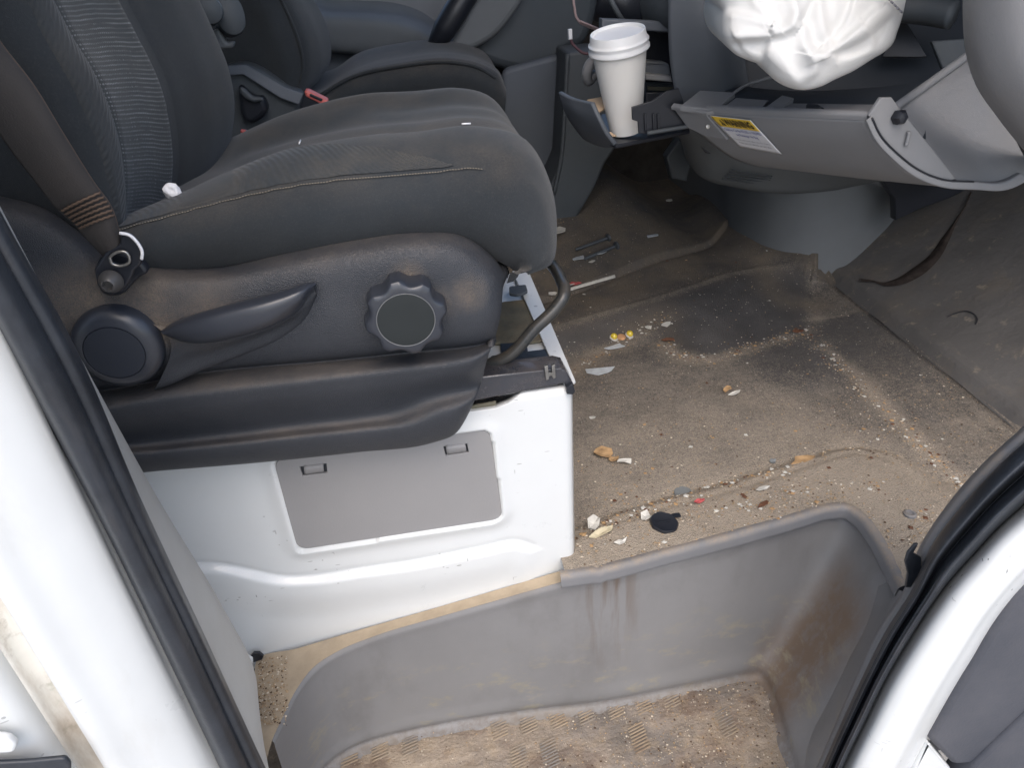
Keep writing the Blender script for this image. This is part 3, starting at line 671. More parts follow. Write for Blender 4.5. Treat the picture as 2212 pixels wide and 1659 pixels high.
# top flange and what lies on the box
def zp(name, px, z, dep, mt, **k): return pplate(name, oZ(px, z), dep, mt, sbx, **k)
zp('top_flange', [(1106, 585), (1141, 582), (1243, 822), (1225, 836), (1200, 800)], .268, .004, M['white'], bevel=.001)
zp('top_panel', [(900, 590), (1128, 590), (1215, 795), (1206, 830), (900, 880)], .2615, .003, M['white'], bevel=.001)
zp('top_sheet', [(1080, 652), (1138, 646), (1150, 660), (1178, 735), (1130, 742), (1060, 742)], .2655, .003, M['olive'], bevel=.001, rad=.006)
zp('top_sheet', [(1060, 768), (1190, 752), (1204, 778), (1050, 800)], .2655, .003, M['rubber'], bevel=.001, rad=.003)
zp('cable_hole', [(1080, 742), (1138, 737), (1140, 757), (1085, 768)], .2655, .002, M['black'], bevel=.0005)
zp('top_tab', [(1100, 618), (1136, 614), (1140, 628), (1118, 636), (1100, 634)], .275, .004, M['deep'], bevel=.001, rad=.003)
yplate('lower_vent', [(1005, 880), (1072, 868), (1072, 882), (1000, 893)], .672, .004, M['olive'], sbx)
yplate('drain_hole', [(541, 1420), (548, 1412), (560, 1412), (569, 1419), (566, 1426), (548, 1432)], .655, .004, M['black'], sbx, bevel=.0005)
yplate('corner_tab', [(520, 1416), (530, 1418), (545, 1428), (546, 1435), (536, 1438), (522, 1438)], .640, .006, M['white'], sbx, bevel=.001)
# slide rail
rl = thing('seat_rail', 'black steel slide rail along the top of the white seat box', 'seat rail', tuple(on(1150, 850, 'Y', .672)))
RL0 = [(900, 822), (1040, 803), (1205, 783), (1214, 792)]; 
yplate('channel', [(880, 895), (1040, 864), (1218, 829), (1238, 848), (1241, 834), (1222, 800), (1205, 796), (1030, 815), (880, 836)], .668, .030, M['darksteel'], rl, bevel=.002)
pplate('track_top', np.vstack([oY([(880, 836), (1040, 814), (1213, 795)], .668), oY([(1207, 775), (1030, 795), (880, 812)], .69)]) , .004, M['darksteel'], rl, bevel=.001)
cl = yplate('spring_clip', [(1176, 792), (1184, 790), (1185, 806), (1193, 806), (1192, 790), (1199, 788), (1201, 816), (1196, 819), (1192, 812), (1187, 813), (1186, 820), (1180, 822)], .6635, .004, M['steel'], rl, bevel=.0006)
yplate('end_stop', [(1223, 838), (1237, 829), (1243, 846), (1238, 853), (1225, 852)], .662, .01, M['black'], rl, bevel=.001)
# grey cover and its clips
slot1 = [(648, 1009), (705, 1002), (707, 1022), (654, 1029)]; slot2 = [(958, 965), (1009, 959), (1013, 978), (963, 985)]
cov = yplate('cover_panel', [(590, 993), (1057, 925), (1087, 1121), (643, 1189)], YB - .0012, .004, M['panel'], sbx, rad=.015, bevel=.0008, holes=(slot1[::-1], slot2[::-1]))
for s in (slot1, slot2):
    pxy = np.array(s, float); c = pxy.mean(0)
    yplate('clip_pocket', [(p[0] + np.sign(p[0] - c[0]) * 1, p[1] + np.sign(p[1] - c[1]) * 1) for p in s], YB + .0025, .002, M['rubber'], cov, bevel=.0003)
    t_ = oY([(c[0] - 22, c[1] - 4), (c[0] + 20, c[1] - 9)], YB - .004); b_ = oY([(c[0] - 20, c[1] + 10), (c[0] + 22, c[1] + 4)], YB + .001)
    grid('clip_tongue', surf([np.array([t_[0], t_[1]]) + [0, .004, .002], np.array([t_[0], t_[1]]), (np.array(t_) + np.array(b_)) / 2 - [0, .0015, 0], np.array([b_[0], b_[1]])], 8, 10), M['panel'], cov, solid=.002)

# ------------------------------------------------------------------ passenger seat
seat = thing('passenger_seat', 'front passenger seat in dusty dark cloth with black plastic side trim', 'seat', (-.05, .85, .27))
r_ = [
 ([(-160, 400), (0, 423), (105, 454), (157, 489), (250, 556), (340, 576), (454, 578), (629, 543), (773, 515), (897, 500), (1001, 507), (1060, 548), (1099, 600)], .676),
 ([(-160, 408), (0, 430), (102, 462), (154, 497), (248, 566), (338, 583), (454, 585), (629, 550), (773, 522), (897, 507), (996, 515), (1055, 557), (1097, 612)], .640),
 ([(-160, 430), (0, 452), (98, 485), (150, 522), (245, 594), (335, 606), (454, 606), (629, 573), (773, 546), (897, 531), (985, 539), (1042, 580), (1090, 632)], .621),
 ([(-160, 560), (0, 575), (100, 598), (150, 620), (240, 660), (330, 672), (454, 668), (629, 650), (773, 640), (897, 630), (975, 632), (1036, 656), (1086, 682)], .611),
 ([(-160, 880), (0, 868), (100, 855), (150, 848), (240, 835), (310, 822), (400, 805), (520, 790), (640, 780), (773, 768), (897, 755), (1000, 745), (1074, 735)], .620),
 ([(-160, 886), (0, 874), (100, 861), (150, 854), (240, 841), (310, 828), (400, 811), (520, 796), (640, 786), (773, 774), (897, 761), (1000, 751), (1072, 741)], .630),
 ([(-160, 893), (0, 882), (100, 868), (150, 861), (240, 849), (310, 836), (400, 819), (520, 804), (640, 794), (773, 782), (897, 769), (999, 758), (1070, 747)], .6235),
 ([(-160, 935), (0, 922), (100, 905), (150, 896), (240, 882), (310, 868), (400, 855), (520, 840), (640, 826), (773, 810), (880, 798), (985, 785), (1062, 768)], .604),
 ([(-160, 955), (0, 940), (100, 925), (150, 917), (240, 903), (310, 890), (400, 876), (520, 862), (640, 848), (773, 832), (875, 818), (975, 802), (1056, 785)], .605),
 ([(-160, 1000), (0, 992), (100, 985), (180, 978), (270, 970), (320, 966), (400, 958), (520, 945), (640, 930), (773, 915), (870, 898), (930, 870), (1040, 845)], .618),
 ([(-160, 1010), (0, 1003), (100, 997), (190, 990), (280, 981), (330, 977), (410, 969), (520, 957), (640, 944), (773, 930), (890, 914), (955, 886), (1030, 872)], .606),
 ([(-160, 1020), (0, 1014), (100, 1009), (195, 1001), (285, 993), (335, 988), (415, 981), (530, 971), (645, 957), (773, 943), (905, 925), (975, 905), (1022, 890)], .606),
 ([(-160, 1045), (0, 1040), (100, 1034), (200, 1025), (300, 1017), (350, 1012), (425, 1006), (545, 996), (655, 985), (773, 972), (925, 954), (983, 934), (1011, 912)], .616),
 ([(-160, 1045), (0, 1040), (100, 1034), (200, 1025), (300, 1017), (350, 1012), (425, 1006), (545, 996), (655, 985), (773, 972), (925, 954), (982, 933), (1010, 911)], .655),
]
rows = []
for px, Y in r_:
    A = cr(oY(px, Y), 110)
    # turn the front edge inwards
    s = np.linspace(0, 1, 110); A[:, 1] += .010 * np.clip((s - .955) / .045, 0, 1) ** 2
    B = np.array([A[-1] + [0.001, .012, 0], A[-1] + [0, .05, 0]]); rows.append(np.vstack([A, B]))
R = np.array(rows); G = np.stack([cr(R[:, j], 110) for j in range(R.shape[1])], 1)
grid('side_trim', G, M['trim'], seat, solid=.002)

# cushion
cx = np.array([-.46, -.34, -.22, -.098, .005, .066, .100, .116, .120, .115, .095])
cz = np.array([.462, .478, .500, .517, .517, .515, .502, .468, .440, .424, .418])
mx = np.array([-.46, -.34, -.22, -.10, .005, .070, .112, .136, .143, .136, .110])
mz = np.array([.445, .455, .476, .505, .514, .518, .508, .475, .425, .375, .362])
bx0 = np.array([-.46, -.34, -.22, -.098, .0, .055, .078, .088, .092, .09, .08]); bz0 = np.array([.43, .44, .452, .455, .458, .45, .436, .428, .422, .418, .415])
kx = mx.copy(); kz = mz + np.array([.006, .012, .023, .028, .023, .018, .012, .005, .006, .02, .025])
N_ = len(cx)
cols = [
 np.stack([bx0, np.full(N_, .672), bz0 - .02], 1), np.stack([bx0 + .004, np.full(N_, .652), bz0], 1),
 np.stack([bx0 * .45 + cx * .55, np.full(N_, .640), bz0 * .45 + cz * .55], 1), np.stack([cx, np.full(N_, .650), cz], 1),
 np.stack([cx * .6 + kx * .4, np.full(N_, .668), cz * .4 + kz * .6 + .004], 1), np.stack([kx * .8 + cx * .2, np.full(N_, .705), kz + .003], 1),
 np.stack([mx, np.full(N_, .76), mz + .004], 1), np.stack([mx, np.full(N_, .85), mz], 1), np.stack([mx, np.full(N_, .94), mz - .002], 1),
 np.stack([kx, np.full(N_, .995), kz - .012], 1), np.stack([cx, np.full(N_, 1.045), cz - .035], 1), np.stack([bx0, np.full(N_, 1.06), bz0 - .03], 1)]
C = np.array([cr(c, 90) for c in cols])           # columns x stations
CG = np.stack([cr(C[:, j], 90) for j in range(90)], 1)
for i in range(90):
    for j in range(90):
        x, y, z = CG[i, j]; CG[i, j, 2] += .0025 * mnoise.noise((x * 14, y * 14, 5)) + (.0015 * math.sin((y + .3 * x) * 90) if .72 < y < .98 and x > -.2 else 0)
cu = grid('seat_cushion', CG, M['fabric'], seat)
# seam thread and the ribbed band above it
t_ = np.linspace(0, 1, 90)
def crow(v): return np.array([cr(C[:, j], 200)[int(v * 199)] for j in range(90)])
def seamrow():
    out = []
    for j in range(90):
        q = cr(C[:, j], 400); k = np.argmin(np.linalg.norm(q - C[3, j], axis=1)); out.append((q, k))
    return out
sr = seamrow(); seam = np.array([q[k] for q, k in sr]); seam2 = seam + [0, -.0012, .0006]
V = []; Fc = []
for i in range(6, 70):
    for h in range(3):
        a, b = (h + .08) / 3, (h + .78) / 3; p = seam2[i] * (1 - a) + seam2[i + 1] * a; q = seam2[i] * (1 - b) + seam2[i + 1] * b
        v, f = tube_mesh(np.array([p, (p + q) / 2 + [0, -.0004, .0003], q]), .00052, 5); o_ = len(V); V += v; Fc += [tuple(a_ + o_ for a_ in ff) for ff in f]
sm_ = from_vf('seam_stitching', V, Fc, M['thread'], cu); sm_['kind'] = 'stuff'
band = np.array([[q[min(399, k + 3 + int(o * min(1, (63 - i) / 26)))] + [0, -.0006, .0009] for i, (q, k) in enumerate(sr[4:67])] for o in (0, 10, 20, 30, 40, 48)])
grid('bolster_band', band, M['twill'], cu)
# backrest
bA = [(20, -120), (35, -50), (52, 0), (84, 70), (140, 168), (175, 245), (206, 314), (226, 384), (240, 440), (252, 505)]
bB = [(60, -120), (88, -50), (112, 0), (157, 87), (196, 150), (231, 227), (255, 314), (264, 384), (264, 440), (262, 500)]
bC = [(205, -120), (240, -50), (266, 0), (314, 94), (349, 168), (370, 245), (379, 314), (378, 384), (366, 440), (345, 490)]
bD = [(370, -120), (402, -50), (426, 0), (458, 70), (489, 147), (501, 217), (496, 280), (484, 332), (465, 372), (440, 410)]
b0 = [(-120, -60), (-100, 0), (-80, 60), (-40, 130), (20, 230), (70, 310), (120, 390), (160, 450), (190, 500), (215, 550)]
n_ = 120
def ext(l, k): return [(l[0][0] - (l[1][0] - l[0][0]) * k, l[0][1] - (l[1][1] - l[0][1]) * k)] + l
bA, bB, bC, bD = [ext(l, 5) for l in (bA, bB, bC, bD)]; b0 = ext(b0, 6)
PA, PB, PC, PD, P0 = [cr(oY(p, y), n_) for p, y in ((bA, .655), (bB, .70), (bC, .86), (bD, 1.0), (b0, .665))]
PA0 = PA * .6 + P0 * .4 + [0, -.012, 0]; PAB = (PA + PB) / 2 + [.006, -.004, .002]; PBC = (PB + PC) / 2 + [-.006, .006, 0]; PCD = PC * .45 + PD * .55 + [.010, -.006, .003]
PE = PD + [-.05, .03, 0]; PF = PD + [-.16, .03, -.01]
def seg(name, rws, mt, nv=24): return grid(name, np.stack([cr(np.array([r[i] for r in rws]), nv) for i in range(n_)], 1), mt, bk)
rws = [P0 + [-.1, .01, 0], P0, PA0, PA, PAB, PB, PBC, PC, PCD, PD, PE, PF]
full = np.stack([cr(np.array([r[i] for r in rws]), 133) for i in range(n_)], 1)
bk = grid('backrest', full[:, :], M['fabric'], seat)
# woven middle and ribbed bolster as covers 1 mm proud, with sunk seams between
def cover(name, a, b, mt, lift=.0022, nv=26):
    p = []
    for i in range(n_):
        q = cr(np.array([r[i] for r in rws]), 500); k0 = np.argmin(np.linalg.norm(q - a[i], axis=1)); k1 = np.argmin(np.linalg.norm(q - b[i], axis=1))
        p.append(q[np.linspace(k0, k1, nv).astype(int)])
    p = np.array(p); nn = np.cross(np.gradient(p, axis=0), np.gradient(p, axis=1)); nn /= np.linalg.norm(nn, axis=2, keepdims=True) + 1e-12
    nn *= np.sign(np.sum(nn * (EYE - p), 2, keepdims=True))
    e = np.minimum(1, np.minimum(np.arange(nv), np.arange(nv)[::-1]) / 2.0)[None, :, None]
    return grid(name, (p + nn * lift * (2 * e - 1)).transpose(1, 0, 2), mt, bk)
cover('woven_panel', PB, PC, M['woven'], .0024)
cover('ribbed_bolster', PA, PB, M['twill'], .0024, 16)
cover('side_panel', PC, PD, M['fabric'], .0016, 20)

# recliner: hub and lever
def px_r(x, y, dx, Y): return np.linalg.norm(on(x + dx, y, 'Y', Y) - on(x, y, 'Y', Y))
hc = on(248, 762, 'Y', .594); hc[1] = .612; Rh = px_r(258, 758, 101, .60)
hub = lathe('recline_hub', hc, (0, -1, 0), [(Rh, -.01), (Rh, .004), (Rh * .985, .009), (Rh * .94, .0135), (Rh * .80, .017), (Rh * .66, .0185), (Rh * .655, .0175), (Rh * .64, .0175), (Rh * .635, .0188), (.001, .0195)], M['smooth'], seat, n=72)
lathe('hub_collar', hc + [0, .004, 0], (0, -1, 0), [(Rh * 1.1, -.012), (Rh * 1.1, -.004), (Rh * 1.04, .001), (Rh * .9, .002)], M['trim'], seat, n=64)
lt = [(345, 716), (372, 698), (420, 680), (500, 657), (595, 634), (660, 616), (683, 611)]
lm = [(352, 722), (380, 714), (430, 708), (510, 690), (600, 665), (652, 641), (681, 615)]
lb = [(362, 726), (395, 738), (440, 741), (510, 728), (600, 698), (642, 674), (678, 622)]
ob = [(345, 720), (380, 800), (420, 793), (520, 760), (600, 722), (650, 682), (678, 640)]
grip = surf([oY(lt, .612), oY(lerp2(lt, lm, .12), [.603, .596, .590, .588, .588, .592, .602]), oY(lerp2(lt, lm, .5), [.599, .590, .583, .580, .581, .587, .601]), oY(lm, [.596, .587, .580, .578, .579, .585, .600]), oY(lerp2(lm, lb, .7), [.597, .588, .581, .579, .581, .588, .600]), oY(lerp2(lm, lb, .96), [.600, .592, .585, .583, .585, .591, .602]), oY(lb, [.604, .600, .596, .594, .596, .600, .605]), oY(lb, .614)], 50, 40)
grid('recline_lever', grip, M['smooth'], seat)
arm = surf([oY([(330, 700), (372, 706), (420, 700), (500, 690), (595, 660), (655, 632), (678, 622)], .606), oY(lb, [.602, .599, .597, .596, .597, .600, .606]), oY([(350, 812), (372, 795), (430, 772), (520, 742), (605, 706), (652, 678), (682, 632)], .604), oY([(335, 838), (365, 828), (430, 798), (520, 764), (610, 724), (658, 686), (684, 636)], [.608, .606, .606, .606, .606, .607, .608]), oY([(335, 845), (365, 833), (430, 803), (520, 769), (610, 728), (660, 690), (685, 640)], .625)], 40, 20)
grid('lever_base', arm, M['trim'], seat)
# height knob with eight lobes
kc = on(877, 691, 'Y', .587); kc[1] = .612; Rk = px_r(878, 692, 90, .595)
def lob(t, r):
    if r < Rk * .78: return 1
    ph = ((t - math.radians(8)) / (2 * math.pi / 8)) % 1 - .5
    return 1 - (.125 * math.cos(math.pi / 2 * ph / .36) if abs(ph) < .36 else 0) * min(1, max(.0, (r / Rk - .76) / .2))
lathe('height_knob', kc, (0, -1, 0), [(Rk * .9, -.006), (Rk * .97, 0), (Rk, .006), (Rk * .995, .018), (Rk * .96, .023), (Rk * .90, .0245), (Rk * .77, .0255), (Rk * .70, .0258), (Rk * .695, .0245), (.001, .0245)], M['smooth'], seat, n=192, rmod=lob)
knob = seat.children[-1]
lathe('knob_cap', kc, (0, -1, 0), [(Rk * .675, .0245), (Rk * .672, .0258), (Rk * .65, .0260), (.3 * Rk, .0261), (.001, .0261)], mat('satin knob cap', (.021, .025, .026), .5, .3), knob, n=72)
lathe('knob_ring', kc, (0, -1, 0), [(Rk * .694, .0250), (Rk * .694, .0264), (Rk * .677, .0264), (Rk * .676, .0250)], mat('worn edge plastic', (.16, .165, .17), .35, .5), knob, n=72)
lathe('knob_bezel', kc + [0, .004, 0], (0, -1, 0), [(Rk * 1.03, -.01), (Rk * 1.03, -.004), (Rk * .9, .002)], M['trim'], seat, n=64)
# front loop for sliding the seat
lp = np.array([on(1040, 792, 'Y', .70), on(1072, 781, 'Y', .695), on(1100, 768, 'Y', .692), on(1118, 752, 'Y', .692), on(1150, 715, 'Y', .694), on(1205, 660, 'Y', .70), on(1216, 643, 'Y', .703), on(1219, 626, 'Y', .712), on(1213, 607, 'Y', .735), on(1192, 573, 'Y', .80), on(1184, 566, 'Y', .82), on(1172, 564, 'Y', .835), on(1150, 567, 'Y', .84), on(1110, 580, 'Y', .84)])
tube('slide_bar', lp, .0068, M['tunnel'], seat, n=14, res=90)

# belt anchor, belt
belt = thing('seat_belt', 'dark brown seat belt webbing stitched to its black anchor beside the seat', 'seat belt', tuple(on(241, 606, 'Y', .59)))
wl = [(-160, 30), (-60, 205), (0, 292), (35, 341), (80, 398), (122, 451), (154, 481), (190, 520), (224, 556)]
wr = [(-100, -90), (-45, 10), (0, 85), (70, 176), (140, 290), (206, 395), (241, 444), (258, 496), (268, 540)]
WYs = [.545, .555, .56, .565, .57, .578, .584, .588, .592]
web = surf([oY(lerp2(wl, wr, t), [y + dy for y in WYs]) for t, dy in ((0, .004), (.25, -.001), (.5, -.003), (.75, -.002), (.97, .004), (1.0, .008))], 60, 24)
wb = grid('webbing', web, M['webbing'], belt, solid=.0012)
V = []; Fc = []
for k in range(6):
    s0, s1 = .755 + .019 * k, .76 + .019 * k
    row = []
    for t in np.linspace(.08, .9, 26):
        i = t * 23; j = (s0 + .006 * math.sin(t * 60) * .3) * 59; a, b = int(i), int(j)
        p = web[a, b] + (web[min(a+1, 23), b] - web[a, b]) * (i - a) + (web[a, min(b+1, 59)] - web[a, b]) * (j - b); row.append(p + [0, -.0012, .0003])
    v, f = tube_mesh(np.array(row), .0010, 5); o_ = len(V); V += v; Fc += [tuple(q + o_ for q in ff) for ff in f]
st = from_vf('stitching', V, Fc, M['brownthread'], wb); st['kind'] = 'stuff'
edge = web[-2] * .6 + web[-1] * .4 + np.array([0, -.0012, 0]); tube('edge_thread', edge[::1], .0006, M['brownthread'], wb, n=5)
anc_o = [(206, 600), (203, 582), (214, 566), (226, 548), (240, 536), (258, 528), (262, 504), (284, 510), (302, 530), (309, 552), (304, 572), (290, 584), (286, 596), (278, 612), (262, 630), (242, 638), (222, 632), (210, 618)]
hole = [(237, 556), (246, 548), (262, 543), (272, 545), (279, 555), (279, 566), (270, 572), (255, 574), (243, 570)]
anc = yplate('anchor_plate', anc_o, .588, .006, M['black'], belt, bevel=.002, holes=(hole[::-1],))
tube('worn_rim', oY([(258, 503), (278, 507), (296, 523), (307, 544), (306, 560)], .585), .0013, M['grain2'] if False else M['sticker'], anc, n=6, res=24)
tube('slot_rim', oY(hole + hole[:1], .5845), .0012, M['steel'], anc, n=6, res=50)
bc = on(241, 606, 'Y', .586); rb_ = px_r(239, 608, 23, .588)
bolt = lathe('anchor_bolt', bc, (0, -1, 0), [(rb_ * 1.15, 0), (rb_ * 1.15, .003), (rb_ * .95, .006), (rb_ * .72, .010), (rb_ * .58, .011), (rb_ * .50, .011), (rb_ * .42, .007), (.001, .007)], mat('dark bolt', (.085, .082, .08), .4, .5, metal=.3), belt, n=36, rmod=lambda t, r: 1 if r > rb_ * .55 else 1 + .12 * math.cos(6 * t))
# opening in the trim round the anchor
yplate('anchor_recess', [(202, 590), (210, 560), (250, 540), (300, 560), (322, 590), (300, 600), (286, 615), (268, 636), (243, 642), (216, 634)], .6065, .012, M['black'], belt, rad=.006, bevel=.003)

# ------------------------------------------------------------------ driver's side, seen across the cab
ds = thing('driver_seat', 'dark cloth driver seat on the far side of the cab', 'seat', tuple(on(850, 200, 'Y', 1.6) - [0, 0, .2]))
Yd = 1.42
f1 = [(640, 215), (690, 200), (757, 158), (862, 132), (984, 122), (1040, 135), (1078, 158), (1094, 195)]
f2 = [(650, 240), (700, 228), (770, 195), (870, 172), (984, 165), (1035, 172), (1072, 195), (1092, 225)]
f3 = [(650, 270), (700, 265), (770, 240), (870, 222), (984, 215), (1030, 225), (1066, 245), (1090, 260)]
dcu = surf([oY(f3, Yd + .03) - [0, 0, .06], oY(f3, Yd), oY(f2, Yd - .012), oY(lerp2(f1, f2, .25), Yd + .004), oY(f1, Yd + .04), oY(f1, Yd + .04) + [.008, .12, -.008], oY(f1, Yd + .04) + [.008, .30, -.006], oY(f1, Yd + .04) + [.0, .40, -.03], oY(f1, Yd + .04) + [-.01, .43, -.12]], 60, 50)
dc = grid('seat_cushion', dcu, M['fabric'], ds)
sl_ = oY([(688, 206), (757, 166), (862, 142), (984, 134), (1034, 145), (1070, 168)], Yd + .0)
tube('seam_piping', sl_ + [0, -.002, 0], .003, M['fabric'], dc, n=6, res=40)
g1 = [(600, -90), (634, -50), (657, 0), (685, 52), (700, 98), (702, 140), (686, 175), (655, 205)]
g0 = [(500, -90), (515, -50), (530, 0), (548, 50), (567, 110), (585, 160), (600, 195), (600, 215)]
gm_ = [(560, -90), (585, -50), (608, 0), (632, 52), (648, 98), (655, 140), (650, 175), (640, 205)]
g0, g1, gm_ = [ext(l, 6) for l in (g0, g1, gm_)]
dbk = surf([oY(g0, 1.40) + [-.10, .02, 0], oY(g0, 1.40), oY(lerp2(g0, gm_, .5), 1.385), oY(gm_, 1.40), oY(lerp2(gm_, g1, .55), 1.45) + [.004, 0, 0], oY(g1, 1.52), oY(g1, 1.52) + [-.015, .2, 0], oY(g1, 1.52) + [-.10, .3, 0]], 50, 40)
db = grid('backrest', dbk, M['fabric'], ds)
tube('seam_piping', oY(gm_, 1.398), .0025, M['fabric'], db, n=6, res=40)
yplate('side_trim', [(470, 150), (492, 141), (530, 138), (560, 150), (600, 176), (622, 190), (655, 203), (648, 260), (600, 300), (540, 330), (470, 340)], 1.36, .05, M['deep'], ds, rad=.015, bevel=.012)
tr = pplate('trim_top', np.vstack([oY([(489, 141), (531, 138), (616, 188), (656, 201)], 1.352), oY([(646, 226), (606, 212), (525, 160), (488, 163)], 1.346)]), .006, M['dashdark'], ds, bevel=.002)
wk = [(514, 186), (522, 188), (540, 205), (552, 210), (566, 209), (575, 222), (578, 240), (566, 256), (545, 268), (528, 262), (519, 246), (515, 215)]
wing = yplate('lumbar_knob', wk, 1.332, .03, M['black'], ds, rad=.006, bevel=.008)
yplate('knob_ridge', [(517, 188), (526, 190), (545, 208), (566, 211), (570, 218), (548, 222), (530, 214), (518, 202)], 1.322, .012, M['deep'], ds, bevel=.004, rad=.003)
# folding armrest discs between the seats
ar = thing('armrest', 'dark blue grey armrest pivot beside the driver seat back', 'armrest', tuple(on(470, 40, 'Y', 1.3)))
a0 = on(452, 22, 'Y', 1.20); ra_ = px_r(452, 22, 30, 1.2)
lathe('pivot_cap', a0, (.25, -1, .1), [(ra_, -.03), (ra_, .004), (ra_ * .9, .010), (ra_ * .6, .013), (.001, .014)], M['deep'], ar)
a1 = on(496, 32, 'Y', 1.26); ra2 = px_r(496, 32, 32, 1.26)
lathe('pivot_housing', a1, (.35, -1, .15), [(ra2, -.03), (ra2, .002), (ra2 * .93, .010), (ra2 * .6, .014), (.001, .015)], M['deep'], ar, rmod=lambda t, r: 1 + .35 * abs(math.sin(t)) ** 2)
yplate('bracket', [(452, 70), (470, 60), (488, 92), (506, 90), (502, 104), (476, 106), (462, 96)], 1.25, .02, M['bolster'], ar, rad=.004, bevel=.004)
# buckles
bu = thing('belt_buckle', 'black belt buckle with a faded red button beside the driver cushion', 'belt buckle', tuple(on(680, 250, 'Y', 1.26)))
pplate('buckle_body', oY([(656, 198), (708, 222), (700, 250), (660, 262), (640, 258)], 1.26), .03, M['black'], bu, rad=.006, bevel=.004)
pplate('release_button', oY([(657, 196), (664, 195), (709, 217), (708, 226), (700, 228), (660, 208)], 1.257), .024, M['redplastic'], bu, rad=.003, bevel=.003)
pplate('tongue_slot', oY([(670, 201), (698, 214), (694, 219), (668, 207)], 1.2555), .01, M['black'], bu, rad=.002, bevel=.001)
bu2 = thing('belt_buckle', 'grey belt buckle tucked between passenger backrest and cushion', 'belt buckle', tuple(on(525, 320, 'Y', 1.12)))
pplate('buckle_body', oY([(521, 283), (562, 297), (545, 322), (520, 350), (505, 338), (512, 305)], 1.13), .02, M['greyblue'], bu2, rad=.004, bevel=.003)
pplate('release_button', oY([(519, 281), (530, 283), (528, 288), (519, 286)], 1.127), .01, M['redplastic'], bu2, rad=.001, bevel=.001)
pplate('buckle_stalk', oY([(480, 328), (504, 338), (500, 350), (470, 375), (462, 368)], 1.12), .01, M['greyblue'], bu2, rad=.003, bevel=.003)

fd = thing('driver_door', 'far driver door inner trim with padded armrest and black pull handle', 'van door', tuple(on(800, 150, 'Y', 2.0)))
ar_t = [(560, -20), (640, -5), (700, 12), (780, 16), (860, 22), (910, 38), (952, 66)]
ar_m = [(560, 10), (640, 20), (700, 36), (780, 42), (850, 50), (900, 66), (945, 88)]
ar_b = [(560, 80), (640, 92), (701, 102), (780, 110), (850, 118), (911, 123), (950, 128)]
sheet('armrest_pad', [oY(ar_t, 2.06) + [0, 0, .03], oY(ar_t, 2.02), oY(lerp2(ar_t, ar_m, .6), 1.95), oY(ar_m, 1.93), oY(lerp2(ar_m, ar_b, .5), 1.925), oY(ar_b, 1.93), oY(ar_b, 1.99) - [0, 0, .01]], M['bolster'], fd, nu=50, nv=34)
sheet('upper_trim', [oY([(540, -130), (760, -120), (1010, -110)], 2.08), oY([(540, -60), (760, -50), (1010, -40)], 2.05), oY([(540, 0), (760, 30), (960, 70)], 2.04)], M['dash'], fd, nu=20, nv=14)
sheet('lower_trim', [oY([(520, 70), (700, 96), (950, 120), (1240, 150)], 2.0), oY([(520, 160), (700, 190), (950, 200), (1240, 260)], 1.98), oY([(520, 330), (700, 350), (950, 360), (1240, 400)], 1.98)], M['dashdark'], fd, nu=30, nv=14)
hb = np.array([on(1030, -50, 'Y', 1.70), on(1004, -8, 'Y', 1.69), on(978, 34, 'Y', 1.685), on(952, 76, 'Y', 1.69), on(940, 96, 'Y', 1.70)])
tube('pull_handle', hb, [.024, .024, .025, .024, .017], M['black'], fd, n=16, res=40)
pp = [(962, 118), (990, 60), (1010, 15), (1040, -20), (1140, -30), (1125, 10), (1100, 45), (1070, 80), (1030, 104), (990, 116)]
yplate('door_pocket', pp, 1.70, .05, M['bolster'], fd, rad=.03, bevel=.012)

# ------------------------------------------------------------------ dashboard
db_ = thing('dashboard', 'grey dashboard with open glove box and centre stack', 'dashboard', tuple(on(1700, 300, 'Y', 1.1)))
# driver's lower knee panel
yplate('driver_knee_panel', [(960, 118), (1010, 15), (1040, -60), (1300, -60), (1290, 40), (1262, 100), (1226, 108), (1205, 140), (1186, 163), (1140, 158), (1085, 150), (1040, 132)], 1.75, .10, M['deep'], db_, rad=.03, bevel=.02)
# centre console foot: outer cheek and left part
yplate('console_side', [(1226, 113), (1300, 108), (1420, 110), (1420, 300), (1336, 310), (1306, 355), (1285, 405), (1262, 445), (1243, 475), (1173, 487), (1180, 420), (1212, 345)], 1.60, .12, M['deep'], db_, rad=.008, bevel=.006)
pplate('console_cover', oY([(1085, 150), (1235, 110), (1235, 480), (1160, 490), (1085, 490)], 1.70), .03, M['dashdark'], db_, bevel=.01, rad=.02)
tube('console_edge', oY([(1226, 116), (1220, 230), (1212, 340), (1196, 420)], 1.597), .005, M['deep'], db_, n=6, res=20)
# centre stack body behind the cup
cs = [np.array([on(x, -70, 'Y', Y) for x, Y in ((1300, 1.34), (1395, 1.20), (1446, 1.12), (1520, 1.10), (1600, 1.16))]),
      np.array([on(x, 40, 'Y', Y) for x, Y in ((1300, 1.34), (1395, 1.20), (1443, 1.11), (1520, 1.08), (1600, 1.15))]),
      np.array([on(x, 120, 'Y', Y) for x, Y in ((1300, 1.34), (1395, 1.20), (1446, 1.11), (1530, 1.08), (1610, 1.15))]),
      np.array([on(x, 190, 'Y', Y) for x, Y in ((1310, 1.34), (1400, 1.21), (1456, 1.11), (1545, 1.09), (1620, 1.16))]),
      np.array([on(x, 270, 'Y', Y) for x, Y in ((1330, 1.34), (1420, 1.23), (1478, 1.13), (1560, 1.12), (1630, 1.18))])]
sheet('stack_side', [c[2:] for c in cs], M['dashdark'], db_, nu=30, nv=30, solid=.004)
yplate('stack_front', [(1300, 40), (1452, 46), (1446, 70), (1396, 66), (1396, 140), (1446, 140), (1452, 166), (1396, 160), (1396, 178), (1300, 178)], 1.16, .02, M['dashdark'], db_, bevel=.003)
